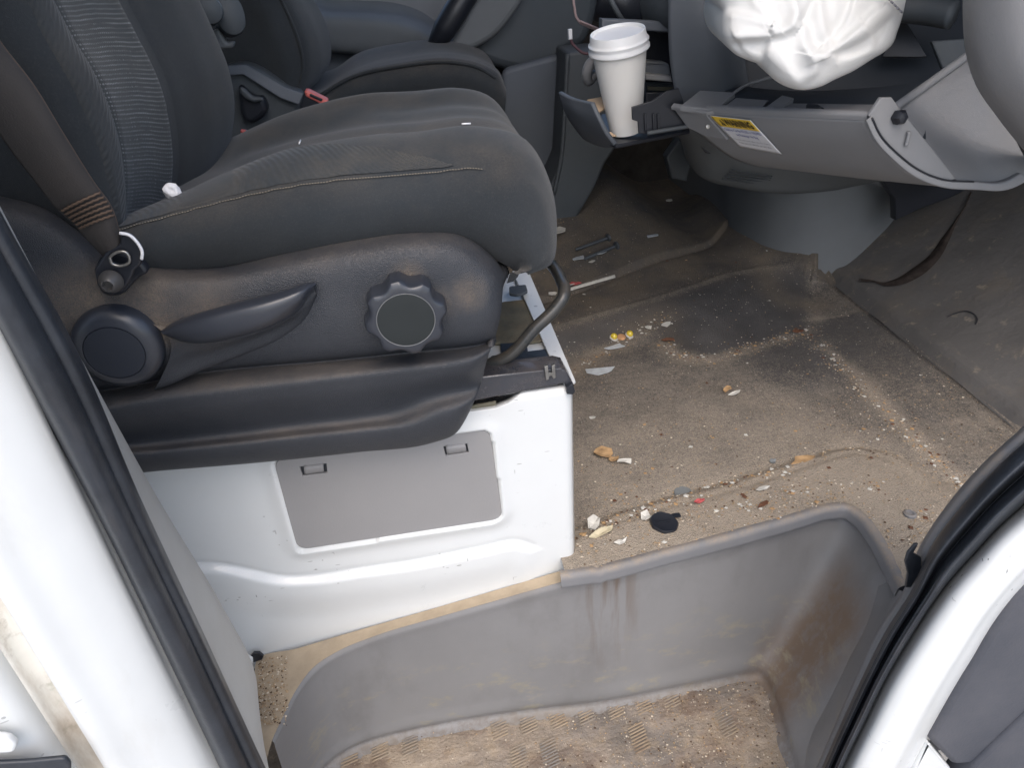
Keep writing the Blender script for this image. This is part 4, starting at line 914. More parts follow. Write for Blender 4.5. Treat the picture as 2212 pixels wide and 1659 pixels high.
yplate('stack_recess', [(1385, 60), (1455, 60), (1475, 215), (1385, 250)], 1.215, .01, M['black'], db_)
sh = yplate('shelf', [(1396, 131), (1444, 136), (1444, 146), (1437, 151), (1396, 146)], 1.185, .03, M['bolster'], db_, rad=.002)
yplate('shelf_rail', [(1394, 158), (1450, 164), (1454, 177), (1394, 172)], 1.145, .02, M['dash'], db_, rad=.002, bevel=.002)
yplate('lower_slot', [(1396, 178), (1452, 180), (1474, 225), (1396, 240)], 1.19, .01, M['deep'], db_)
pplate('slot_paper', oY([(1398, 186), (1456, 188), (1440, 196), (1400, 194)], 1.175), .002, M['olive'], db_, bevel=.0005)
# upper rolls
tube('vent_roll', np.array([on(1300, -14, 'Y', 1.27), on(1372, 8, 'Y', 1.25), on(1434, 6, 'Y', 1.22)]), .040, M['black'], db_, n=24, res=20)
tube('dash_roll', np.array([on(1432, 6, 'Y', 1.215), on(1476, -6, 'Y', 1.16), on(1540, -32, 'Y', 1.12), on(1600, -66, 'Y', 1.10)]), [.041, .042, .042, .042], M['deep'], db_, n=24, res=24)
tube('bezel_ring', np.array([on(1310, -30, 'Y', 1.21), on(1322, 4, 'Y', 1.20), on(1336, 30, 'Y', 1.20), on(1348, 48, 'Y', 1.21)]), .004, M['deep'], db_, n=8, res=20)
tube('side_handle', np.array([on(1282, 128, 'Y', 1.24), on(1272, 142, 'Y', 1.23), on(1267, 158, 'Y', 1.23), on(1270, 174, 'Y', 1.235), on(1285, 160, 'Y', 1.25)]), .008, M['dash'], db_, n=10, res=30)

pplate('tunnel_side', [(.24, 1.93, -.02), (1.3, 2.16, -.02), (1.3, 2.16, .62), (.24, 1.93, .62)], .02, M['carpet'], db_, bevel=.004)
# cup drawer and the things in it
dwr = thing('cup_holder', 'pulled out cup holder drawer below the centre stack', 'cup holder', tuple(on(1380, 280, 'Y', 1.1)))
ft = [(1206, 199), (1224, 208), (1250, 216), (1276, 223)]
fl = [[(1206, 199), (1226, 209), (1252, 217), (1277, 223)], [(1213, 222), (1236, 235), (1262, 246), (1290, 252)], [(1224, 250), (1246, 268), (1276, 284), (1308, 288)], [(1246, 284), (1266, 304), (1296, 316), (1331, 319)]]
sheet('drawer_front', [oY(fl[0], [1.16, 1.13, 1.10, 1.07]), oY(fl[1], [1.155, 1.12, 1.09, 1.06]), oY(fl[2], [1.16, 1.13, 1.10, 1.06]), oY(fl[3], [1.19, 1.15, 1.12, 1.07])], M['dashdark'], dwr, nu=30, nv=30, solid=.006)
pplate('tray_floor', np.array([on(1270, 285, 'Z', .415), on(1330, 312, 'Z', .415), on(1490, 280, 'Z', .415), on(1470, 240, 'Z', .415), on(1300, 245, 'Z', .415)]), .006, M['black'], dwr)
wallp = [(1365, 231), (1408, 218), (1440, 196), (1466, 190), (1476, 216), (1490, 276), (1440, 284), (1398, 288), (1380, 288), (1378, 262), (1366, 258)]
yplate('cup_wall', wallp, 1.045, .004, M['black'], dwr, bevel=.001)
for k_, px_ in enumerate((1392, 1410, 1420)):
    yplate('wall_rib', [(px_, 246), (px_ + 4, 245), (px_ + 5, 282), (px_ + 1, 284)], 1.0415, .004, M['black'], dwr, bevel=.001)
tube('tray_edge', oY([(1398, 287), (1440, 280), (1488, 272)], 1.04), .003, M['deep'], dwr, n=8, res=16)
pplate('tray_back', oY([(1396, 200), (1440, 198), (1470, 205), (1480, 250), (1396, 280)], 1.16), .006, M['black'], dwr)
wd = pplate('wood_strip', np.array([on(1268, 216, 'Y', 1.14), on(1300, 206, 'Y', 1.16), on(1306, 236, 'Y', 1.12), on(1290, 242, 'Y', 1.10), on(1282, 232, 'Y', 1.11)]), .004, M['wood'], None, bevel=.0008)
tag(wd, 'broken pale wood strip wedged in the drawer left of the paper cup', 'wood strip')
wd2 = pplate('paper_shred', np.array([on(1303, 288, 'Y', 1.085), on(1318, 284, 'Y', 1.09), on(1332, 292, 'Y', 1.08), on(1310, 296, 'Y', 1.075)]), .0015, M['wood'], None, bevel=.0004)
tag(wd2, 'tan paper shred under the base of the paper cup', 'scrap')

# cup
cupt = thing('coffee_cup', 'tall white paper coffee cup with white lid leaning in the drawer', 'cup', tuple(on(1350, 282, 'Y', 1.12)))
pb = on(1352, 281, 'Y', 1.115); ptp = on(1335, 97, 'Y', 1.105); ax = ptp - pb; Lc = np.linalg.norm(ax); ax /= Lc
ax = ax + np.array([0, -.03, 0]); ax /= np.linalg.norm(ax)
rt = px_r(1335, 97, 58, 1.10); rbm = px_r(1352, 281, 34, 1.10)
lathe('cup_body', pb, ax, [(rbm * .93, .004), (rbm * .96, 0), (rbm, 0), (rbm * 1.005, .003)] + [(rbm + (rt - rbm) * t, .003 + (Lc - .003) * t) for t in np.linspace(.05, 1, 14)], M['paper'], cupt, n=72)
e_ = rt
lathe('cup_lid', pb + ax * (Lc - .006), ax, [(e_ * 1.075, 0), (e_ * 1.10, .001), (e_ * 1.10, .004), (e_ * 1.065, .006), (e_ * 1.06, .009), (e_ * 1.085, .0105), (e_ * 1.085, .0125), (e_ * 1.04, .0145), (e_ * 1.015, .0165), (e_ * .985, .0245), (e_ * .97, .0258), (e_ * .94, .0258), (e_ * .90, .022), (.001, .021)], M['lid'], cupt, n=72)

# wires
wr_ = thing('loose_wire', 'pinkish loose wire hanging behind the coffee cup', 'wire', tuple(on(1249, 45, 'Y', 1.35)))
tube('strand', oY([(1236, -20), (1241, 16), (1245, 36), (1252, 46), (1268, 55), (1290, 63)], 1.33), .0022, M['wire'], wr_, n=8, res=40)
tube('strand', oY([(1254, 45), (1270, 52), (1292, 61)], 1.325), .0018, M['wire'], wr_, n=8, res=20)
pg = thing('wire_plug', 'small white plug hanging on a dark wire left of the cup lid', 'plug', tuple(on(1232, 80, 'Y', 1.28)))
pplate('plug_body', oY([(1228, 63), (1236, 62), (1237, 84), (1229, 85)], 1.272), .008, M['sticker'], pg, bevel=.001)
tube('lead', oY([(1233, 84), (1236, 92), (1247, 104), (1258, 113), (1272, 115), (1290, 110)], 1.275), .0022, mat('dark red wire', (.10, .05, .06), .5), pg, n=8, res=30)

# ------------------------------------------------------------------ glove box door and compartment
N0 = on(1872, 258, 'Y', .80); F0 = on(1523, 241, 'Y', 1.0); wdir = F0 - N0
nearp = oY([(1872, 258), (1890, 297), (1928, 340), (1980, 381), (2036, 402), (2103, 407), (2190, 404), (2240, 380)], .80)
DT = 1.17
rows = [nearp + wdir * t + np.array([0, 0, -.001 * math.sin(math.pi * min(1, t))]) for t in np.linspace(0, DT, 6)]
rows_gb = rows
gb = sheet('glove_box_door', rows, M['dash'], db_, nu=50, nv=30, solid=.004)
# raised top edge strip
te = [N0, N0 + wdir * .5 + [0, 0, -.0005], F0]
up = np.array([-.012, .0, .012])
ridge = [np.array(te) + [0, -.0005, -.0005], np.array(te) + [-.001, -.001, .006], np.array(te) + [.001, .001, .0075], np.array(te) + [.012, .006, .007], np.array(te) + [.014, .007, -.01]]
sheet('top_edge', ridge, M['dash'], gb, nu=30, nv=20)
# near end cheek
ck = oY([(1877, 249), (1903, 211), (1927, 210), (1940, 228), (1990, 290), (2066, 386), (2040, 396), (1984, 374), (1934, 334), (1896, 290)], .795)
pplate('end_cheek', ck, .006, M['dash'], gb, bevel=.0015)
lipn = oY([(1872, 258), (1890, 297), (1928, 340), (1980, 381), (2036, 402), (2103, 407), (2185, 404), (2216, 388)], .793)
lipi = oY([(1880, 252), (1898, 291), (1936, 333), (1988, 372), (2040, 391), (2103, 394), (2180, 391), (2206, 376)], .793)
sheet('end_rim', [nearp[:8] + [0, .002, 0], lipn, lipn * .3 + lipi * .7, lipi, lipi + [0, .01, .0]], M['dash'], gb, nu=50, nv=16)
tube('rim_groove', oY([(1884, 254), (1902, 291), (1940, 332), (1990, 369), (2042, 388), (2103, 392)], .7925), .0011, M['black'], gb, n=6, res=50)
bs = lathe('rubber_stop', on(1938, 252, 'Y', .795), (.12, -1, .1), [(.0085, 0), (.0085, .007), (.007, .009), (.006, .0105), (.001, .012)], M['black'], gb, n=6)
tube('end_rib', oY([(1964, 284), (1961, 300), (1957, 314)], .792), .0022, M['dash'], gb, n=8, res=12)
# inner top of the door: bracket block, tray edges, latch
bl_ = F0 + wdir * .18
def gpt(px, py, Y): return on(px, py, 'Y', Y)
pplate('end_bracket', np.array([gpt(1470, 228, 1.02), gpt(1512, 194, 1.06), gpt(1588, 199, 1.03), gpt(1548, 236, .985)]), .008, M['dash'], gb, bevel=.001)
pplate('end_flange', np.array([gpt(1449, 228, 1.035), gpt(1456, 222, 1.04), gpt(1548, 236, .985), gpt(1526, 244, .99)]), .006, M['dash'], gb, bevel=.001)
pplate('corner_face', np.array([gpt(1449, 231, 1.035), gpt(1524, 243, .995), gpt(1570, 303, .99), gpt(1520, 296, 1.02), gpt(1487, 270, 1.04)]), .005, M['dash'], gb, bevel=.001)
lathe('rivet', gpt(1529, 273, .985), (0, -1, .2), [(.003, -.002), (.003, .001), (.001, .0015)], M['steel'], gb, n=16)
pplate('inner_ledge', np.array([gpt(1589, 210, 1.03), gpt(1660, 216, .99), gpt(1640, 238, .95), gpt(1556, 236, .985)]), .006, M['dash'], gb, bevel=.001)
pplate('rib_block', np.array([gpt(1645, 240, .945), gpt(1690, 198, .98), gpt(1714, 216, .965), gpt(1678, 243, .92)]), .02, M['dash'], gb, bevel=.002)
pplate('inner_ledge', np.array([gpt(1700, 222, .97), gpt(1895, 225, .855), gpt(1866, 246, .815), gpt(1690, 242, .915)]), .006, M['dash'], gb, bevel=.001)
pplate('ledge_slot', np.array([gpt(1735, 237, .915), gpt(1858, 239, .835), gpt(1856, 246, .828), gpt(1730, 244, .908)]), .002, M['deep'], gb, bevel=.0004)
pplate('latch_hook', np.array([gpt(1740, 226, .90), gpt(1744, 222, .90), gpt(1765, 223, .888), gpt(1776, 231, .882), gpt(1770, 236, .882), gpt(1769, 246, .88), gpt(1739, 243, .895)]), .014, M['black'], gb, bevel=.002)
pplate('latch_foot', np.array([gpt(1714, 246, .905), gpt(1722, 242, .91), gpt(1742, 242, .90), gpt(1742, 247, .895)]), .004, M['black'], gb, bevel=.001)
# compartment housing behind the open door
gl = F0 - N0
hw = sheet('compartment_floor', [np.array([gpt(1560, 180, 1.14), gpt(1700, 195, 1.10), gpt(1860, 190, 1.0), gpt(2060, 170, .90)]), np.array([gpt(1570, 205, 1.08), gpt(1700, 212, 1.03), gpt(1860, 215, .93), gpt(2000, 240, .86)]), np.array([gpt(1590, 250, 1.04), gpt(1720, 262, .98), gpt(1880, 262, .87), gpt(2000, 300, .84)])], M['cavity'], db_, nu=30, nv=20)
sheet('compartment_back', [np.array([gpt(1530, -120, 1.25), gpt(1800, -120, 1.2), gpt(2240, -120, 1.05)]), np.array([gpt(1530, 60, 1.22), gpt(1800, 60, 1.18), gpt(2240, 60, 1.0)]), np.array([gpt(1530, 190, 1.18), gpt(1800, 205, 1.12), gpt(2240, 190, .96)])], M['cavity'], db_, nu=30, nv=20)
pplate('back_opening_shade', np.array([gpt(1905, 122, 1.085), gpt(1948, 40, 1.09), gpt(1962, 52, 1.08), gpt(2002, 120, 1.05), gpt(1985, 124, 1.06)]), .006, M['black'], db_, bevel=.001)  # flat black plate, the opening's darkness put into its colour
pplate('back_box', np.array([gpt(2010, 88, .98), gpt(2100, 80, .95), gpt(2110, 180, .93), gpt(2040, 160, .95)]), .02, M['deep'], db_, bevel=.003)
tube('wiring_duct', np.array([gpt(1930, 16, 1.06), gpt(2000, 22, 1.03), gpt(2060, 32, 1.0)]), .018, M['deep'], db_, n=12, res=16)
tube('compartment_seam', np.array([gpt(1580, 204, 1.07), gpt(1610, 184, 1.09), gpt(1645, 172, 1.10), gpt(1700, 158, 1.10)]), .0025, M['dash'], db_, n=6, res=20)
sheet('compartment_wall', [np.array([gpt(1936, 232, .86), gpt(2010, 178, .885), gpt(2095, 116, .91)]), np.array([gpt(1950, 246, .855), gpt(2020, 195, .875), gpt(2110, 140, .89)]), np.array([gpt(2000, 305, .84), gpt(2070, 260, .85), gpt(2160, 230, .85)]), np.array([gpt(2066, 390, .81), gpt(2130, 384, .81), gpt(2220, 350, .80)]), np.array([gpt(2080, 402, .81), gpt(2150, 402, .80), gpt(2240, 380, .79)])], M['dash'], db_, nu=30, nv=30, solid=.003)
tube('wall_top_rail', np.array([gpt(1934, 231, .855), gpt(2010, 177, .88), gpt(2100, 112, .905)]), .005, M['dash'], db_, n=10, res=12)
# rounded dash end at upper right
be = [(2087, -260), (2086, -130), (2085, -40), (2084, 30), (2090, 110), (2112, 182), (2155, 247), (2203, 308), (2260, 370)]
rows = []
for t, y in ((0, .80), (0.0, .745), (.10, .705), (.3, .68), (.6, .665), (1, .66)):
    rows.append(oY([(p[0] + t * 330, p[1] - t * 30) for p in be], y))
sheet('dash_end', rows, M['dash'], db_, nu=50, nv=40)
# lower dash belly and round duct housing below
bl0 = [(1489, 276), (1505, 315), (1520, 345), (1610, 360), (1719, 365), (1860, 368), (2000, 380), (2090, 400)]
bl1 = [(1470, 300), (1488, 350), (1515, 376), (1590, 400), (1700, 414), (1800, 409), (1900, 391), (2040, 398)]
blt = [(1440, 262), (1500, 262), (1560, 262), (1640, 270), (1740, 280), (1860, 290), (1980, 310), (2080, 330)]
sheet('lower_dash', [oY(blt, [1.30, 1.28, 1.26, 1.24, 1.22, 1.18, 1.10, 1.04]), oY(lerp2(blt, bl1, .55), [1.38, 1.35, 1.33, 1.31, 1.29, 1.26, 1.18, 1.10]), oY(lerp2(blt, bl1, .88), [1.43, 1.39, 1.37, 1.355, 1.345, 1.33, 1.25, 1.16]), oY(bl1, [1.47, 1.42, 1.39, 1.375, 1.365, 1.36, 1.29, 1.19]), oY(bl1, [1.55, 1.50, 1.47, 1.45, 1.43, 1.42, 1.36, 1.28])], M['bolster'], db_, nu=60, nv=36)
for k_ in range(5):
    tube('vent_line', oY([(1580 - k_ * 5, 376 + k_ * 5 - 10), (1620, 384 + k_ * 5 - 10), (1668 - k_ * 2, 390 + k_ * 4 - 10)], 1.325 + .008 * k_), .0012, M['deep'], db_, n=5, res=12)
pplate('lower_socket', oY([(1516, 318), (1528, 314), (1540, 326), (1534, 332), (1524, 330)], 1.335), .01, M['black'], db_, bevel=.001)
pplate('side_bracket', oY([(1468, 300), (1500, 330), (1484, 392), (1452, 386), (1440, 340)], 1.52), .03, M['deep'], db_, bevel=.004)
base = np.array([(.729, 1.674, .028), (.722, 1.585, .028), (.729, 1.50, .028), (.752, 1.432, .028), (.795, 1.389, .028), (.85, 1.370, .028), (.905, 1.367, .028), (.965, 1.378, .028), (1.018, 1.400, .028)])
base = np.vstack([base[:1] + [0, .45, 0], base, base[-1:] + [.16, .30, 0]])
bcen = np.array([.97, 1.75, 0]); dome_rows = []
for z, k_ in ((.0, 1.0), (.03, .995), (.12, .985), (.25, .975), (.36, .97), (.46, .965)):
    q = base.copy(); q[:, :2] = bcen[:2] + (q[:, :2] - bcen[:2]) * k_; q[:, 2] = z; dome_rows.append(q)
sheet('duct_housing', dome_rows, M['bolster'], db_, nu=70, nv=24)

boxm('dash_top', (.98, 1.36, .80), (.62, 1.62, .05), M['deep'], db_, bevel=.015)
yplate('footwell_shade', [(1900, 386), (1908, 393), (1934, 430), (1935, 476), (1990, 450), (2050, 428), (2092, 408), (2110, 386)], 1.30, .02, M['black'], db_, bevel=.002)  # black plate put in for the shade of the cavity beside the duct housing
# warning sticker on the door
sk = [gpt(1529, 249, .992), gpt(1622, 259, .94), gpt(1694, 333, .925), gpt(1598, 316, .985)]
stp = [(1530, 248.5), (1621, 259), (1689, 333), (1597, 316)]
# project onto the door face a little proud
from mathutils.bvhtree import BVHTree
G = surf(rows_gb, 50, 30)
gi = np.arange(1500).reshape(30, 50); gf = np.stack([gi[:-1, :-1], gi[:-1, 1:], gi[1:, 1:], gi[1:, :-1]], -1).reshape(-1, 4)
bvh = BVHTree.FromPolygons([tuple(p) for p in G.reshape(-1, 3)], gf.tolist())
def hit(px, py, lift=.0012):
    d = Vector(ray(px, py)).normalized(); h = bvh.ray_cast(Vector(EYE), d)
    return np.array(h[0] - d * lift) if h[0] is not None else None
def quad(u, v, lift=.0012):
    lift = lift * 2.2
    p = [np.array(a, float) for a in stp]; q = (1-u)*(1-v)*p[0] + u*(1-v)*p[1] + u*v*p[2] + (1-u)*v*p[3]
    h = hit(q[0], q[1], lift)
    return h
def patch(name, u0, u1, v0, v1, mt, parent, lift, n=19):
    g = [[quad(u, v, lift) for u in np.linspace(u0, u1, n)] for v in np.linspace(v0, v1, n)]
    if any(x is None for r in g for x in r): print('MISS', name); g = [[quad_fallback(u, v, lift) for u in np.linspace(u0, u1, n)] for v in np.linspace(v0, v1, n)]
    return grid(name, np.array(g), mt, parent, solid=.0003)
def quad_fallback(u, v, lift):
    P_ = [np.array(a) for a in sk]; return (1-u)*(1-v)*P_[0] + u*(1-v)*P_[1] + u*v*P_[2] + (1-u)*v*P_[3] + [0, -lift, 0]
stk = patch('warning_label', 0, 1, 0, 1, M['sticker'], gb, .002)
patch('label_header', .03, .97, .02, .34, M['yellow'], stk, .0026)
def lettering(txt, u0, u1, v0, v1, mt, bold=.0):
    cu_ = bpy.data.curves.new('lettering', 'FONT'); cu_.body = txt; cu_.offset = bold; cu_.resolution_u = 2
    t = bpy.data.objects.new('tmp', cu_); COL.objects.link(t)
    me_ = bpy.data.meshes.new_from_object(t.evaluated_get(bpy.context.evaluated_depsgraph_get())); bpy.data.objects.remove(t)
    n = len(me_.vertices); co = np.zeros(n * 3); me_.vertices.foreach_get('co', co); co = co.reshape(-1, 3); mn = co.min(0); mxx = co.max(0)
    U_ = u0 + (u1 - u0) * (co[:, 0] - mn[0]) / (mxx[0] - mn[0]); V_ = v1 + (v0 - v1) * (co[:, 1] - mn[1]) / (mxx[1] - mn[1])
    P_ = np.array([(quad(a, b, .0034) if quad(a, b, .0034) is not None else quad_fallback(a, b, .0034)) for a, b in zip(U_, V_)])
    me_.vertices.foreach_set('co', P_.ravel()); me_.materials.clear(); me_.name = 'lettering'
    return link('lettering', me_, mt, stk, smooth=False)
lettering('WARNING', .24, .90, .07, .29, M['ink'], .03)
tri = [[quad(a, b, .0034) for a, b in ((.13, .29), (.23, .29), (.18, .09))]]
ws = from_vf('warning_symbol', [p for p in tri[0]], [(0, 1, 2)], M['ink'], stk, smooth=False)
lettering('!', .172, .188, .15, .26, M['yellow'], .02)
lettering('Children Can Be KILLED or INJURED', .07, .93, .39, .49, M['inkblue'], .02)
lettering('by Passenger Air Bag', .25, .75, .53, .63, M['inkblue'], .02)
lettering('The back seat is the safest place for children.', .07, .93, .71, .77, M['inkgrey'])
lettering('Make sure all children use seat belts.', .12, .88, .81, .87, M['inkgrey'])

# ------------------------------------------------------------------ airbag
out = [(1500, -160), (1530, -60), (1546, 0), (1558, 21), (1556, 45), (1561, 84), (1586, 115), (1612, 128), (1642, 140), (1660, 160), (1677, 175), (1708, 190), (1736, 194), (1771, 187), (1806, 170), (1841, 154), (1886, 126), (1915, 108), (1930, 92), (1938, 70), (1945, 50), (1955, 10), (1965, -60), (1960, -160)]
oc = np.array([1745, -40.0]); NA, NRr = 260, 120
ol = cr(np.array(out + out[:1], float), NA + 1)[:NA]
folds = [([(1600, -40), (1636, 4), (1655, 30), (1668, 44)], 9, .010), ([(1700, -40), (1716, 0), (1722, 34), (1708, 56), (1660, 74), (1600, 78), (1565, 86)], 11, .014),
         ([(1735, 44), (1748, 20), (1768, -20)], 10, -.010), ([(1735, 60), (1745, 100), (1770, 120), (1800, 110), (1850, 70), (1900, 20)], 11, .014),
         ([(1660, 72), (1650, 95), (1640, 138)], 8, -.009), ([(1745, 105), (1760, 150), (1715, 190)], 9, .008), ([(1800, 120), (1860, 95), (1930, 40)], 12, -.010),
         ([(1765, 120), (1830, 130), (1890, 115)], 10, .007), ([(1565, 30), (1610, 36), (1650, 48)], 8, .008), ([(1770, 0), (1780, 60), (1800, 108)], 10, .010), ([(1840, -20), (1820, 40), (1780, 90)], 9, -.009),
         ([(1870, 60), (1885, 90), (1880, 124)], 7, .005), ([(1680, 110), (1700, 150), (1720, 188)], 14, .008), ([(1590, 92), (1600, 112), (1615, 128)], 7, -.006)]
G2 = []
pix = np.array([[oc + (ol[j] - oc) * r for j in range(NA)] for r in np.linspace(0.02, 1, NRr)])
flat = pix.reshape(-1, 2); off = np.zeros(len(flat))
for ln, wd_, h in folds:
    d_, s_, _ = pdist(flat, cr(np.array(ln, float), 24)); off += .50 * h * (np.exp(-(d_ / (wd_ * 1.15)) ** 2) + .6 * s_ * (1 - np.exp(-(d_ / wd_) ** 2)) * np.exp(-(d_ / (wd_ * 3.2)) ** 2))
off = off.reshape(NRr, NA)
for i, r in enumerate(np.linspace(.02, 1, NRr)):
    row = []
    for j in range(NA):
        x, y = pix[i, j]; b = .04 * math.sqrt(max(0, 1 - r ** 4)) + .045 * (y / 194.); e = min(1, (1 - r) * 8)
        n1 = mnoise.noise((x * .012, y * .012, 3))
        dpt = .86 - b - e * (off[i, j] + .003 * n1 + .0005 * mnoise.noise((x * .04 + 2 * n1, y * .02, 2)))
        row.append(on(x, y, 'Y', dpt))
    G2.append(row)
G2 = np.array(G2); back_ = G2[-1:] + np.array([0, .05, .01]); back2 = back_.mean(1, keepdims=True) * .5 + back_ * .5 + [0, .02, 0]
ab = grid('airbag', np.concatenate([G2, back_, back2], 0), M['nylon'], None, closed=True)
tag(ab, 'crumpled white deployed airbag drooping over the open glove box', 'airbag')
V = []; Fc = []
for k_ in range(7):
    a = np.array([1905 + k_ * 6.5, -18 + k_ * 6.6]); b = a + [4.2, 4.2]
    dd = lambda q: on(q[0], q[1], 'Y', .86 - .04 * math.sqrt(max(0, 1 - min(1, np.linalg.norm(q - oc) / 226.) ** 4)) - .045 * q[1] / 194. - .008)
    v, f = tube_mesh(np.array([dd(a), dd((a + b) / 2), dd(b)]), .0012, 5); o_ = len(V); V += v; Fc += [tuple(q + o_ for q in ff) for ff in f]
as_ = from_vf('seam_stitching', V, Fc, M['inkgrey'], ab); as_['kind'] = 'stuff'

# ------------------------------------------------------------------ litter
def fz(x, y): return float(floor_h(np.array([[x, y]]))[0])
def onfloor(px, py, lift=0):
    z = 0
    for _ in range(60):
        p = on(px, py, 'Z', z + lift); z = .6 * z + .4 * fz(p[0], p[1])
    return on(px, py, 'Z', z + lift)
def flake(name, label, cat, px, py, size, mt, asp=1.5, rot=0, h=.0015, curl=.003, n=7, seed=0, group=None, lift=.0006):
    rg = random.Random(seed * 77 + int(px) * 13 + int(py)); c = onfloor(px, py, lift)
    top = []
    for i in range(n):
        t = 2 * math.pi * i / n; r = size * (.5 + .72 * rg.random()); x = math.cos(t) * r * asp; y = math.sin(t) * r / asp
        xr = x * math.cos(rot) - y * math.sin(rot); yr = x * math.sin(rot) + y * math.cos(rot)
        top.append(c + [xr, yr, h + curl * rg.random()])
    mid = c + [0, 0, h + curl * .35]
    bot = [p - [0, 0, h] for p in top]; V = top + bot + [mid]; m_ = 2 * n
    Fc = [(i, (i+1) % n, m_) for i in range(n)] + [(i, n + i, n + (i+1) % n, (i+1) % n) for i in range(n)] + [tuple(range(2*n - 1, n - 1, -1))]
    o = from_vf(name, V, Fc, mt, None, smooth=False); tag(o, label, cat, group); return o
tk = onfloor(1476, 1066)
o = lathe('metal_token', tk, (0.02, 0, 1), [(.0125, 0), (.013, .0006), (.013, .0018), (.0122, .0022), (.011, .0019), (.001, .0019)], M['slate'], None, n=40); tag(o, 'round dull grey metal token lying on the sandy mat', 'token')
cp = thing('plastic_disc', 'black plastic cap with a side tab near the step edge', 'cap', tuple(onfloor(1436, 1132)))
c_ = onfloor(1434, 1133)
lathe('disc', c_, (.05, -.12, 1), [(.0165, 0), (.018, .001), (.018, .004), (.0168, .006), (.0135, .0052), (.006, .0045), (.001, .0045)], M['black'], cp, n=28, rmod=lambda t, r: 1 + .05 * math.sin(2 * t) + .03 * math.sin(7 * t + 1))
boxm('tab', c_ + np.array([.020, .010, .003]), (.012, .008, .003), M['black'], cp, bevel=.001); boxm('rib', c_ + np.array([-.003, .0, .0058]), (.022, .003, .002), M['black'], cp, bevel=.0005)
flake('wrapper', 'small red and white crumpled wrapper on the mat ridge', 'wrapper', 1511, 1086, .0055, M['red'], 1.5, .4, curl=.005)
flake('paper_scrap', 'white folded paper scrap next to the black cap', 'scrap', 1396, 1119, .0085, M['scrap'], 1.2, .3, curl=.008, n=6)
flake('plastic_shred', 'curled white plastic shred by the seat box foot', 'scrap', 1284, 1138, .0115, M['scrap'], 1.3, .9, curl=.011, n=8)
flake('dry_husk', 'yellowish dry husk below the white shred at the seat box', 'husk', 1302, 1155, .012, mat('dry husk', (.46, .40, .27), .7, var=.2, vscale=100), 1.7, .1, curl=.007, n=8)
flake('shell_piece', 'cupped pale shell piece close to the mat edging', 'shell', 1342, 1174, .0075, M['scrap'], 1.2, .4, curl=.006)
for i_, (px, py, lb) in enumerate(((1326, 727, 'left amber capsule of the glossy pair at the tunnel foot'), (1360, 721, 'right amber capsule of the glossy pair at the tunnel foot'))):
    p = onfloor(px, py, .004); t = thing('amber_capsule', lb, 'capsule', tuple(p), 'amber capsules on the floor')
    lathe('body', p, (.3, -.4, 1), [(.001, -.004), (.005, -.003), (.0068, 0), (.006, .004), (.003, .0065), (.001, .007)], M['amber'], t, n=18)
    lathe('rim', p - [0, 0, .003], (.3, -.4, 1), [(.008, 0), (.0088, .0006), (.008, .0014), (.006, .0014)], M['scrap'], t, n=18)
p = onfloor(1342, 729, .001); o = lathe('pebble', p, (.1, -.3, 1), [(.001, -.001), (.006, 0), (.0085, .001), (.0075, .003), (.004, .0045), (.001, .005)], mat('orange pebble', (.48, .26, .13), .6, var=.3, vscale=150), None, n=12); tag(o, 'orange pebble lying between the two amber capsules', 'pebble')
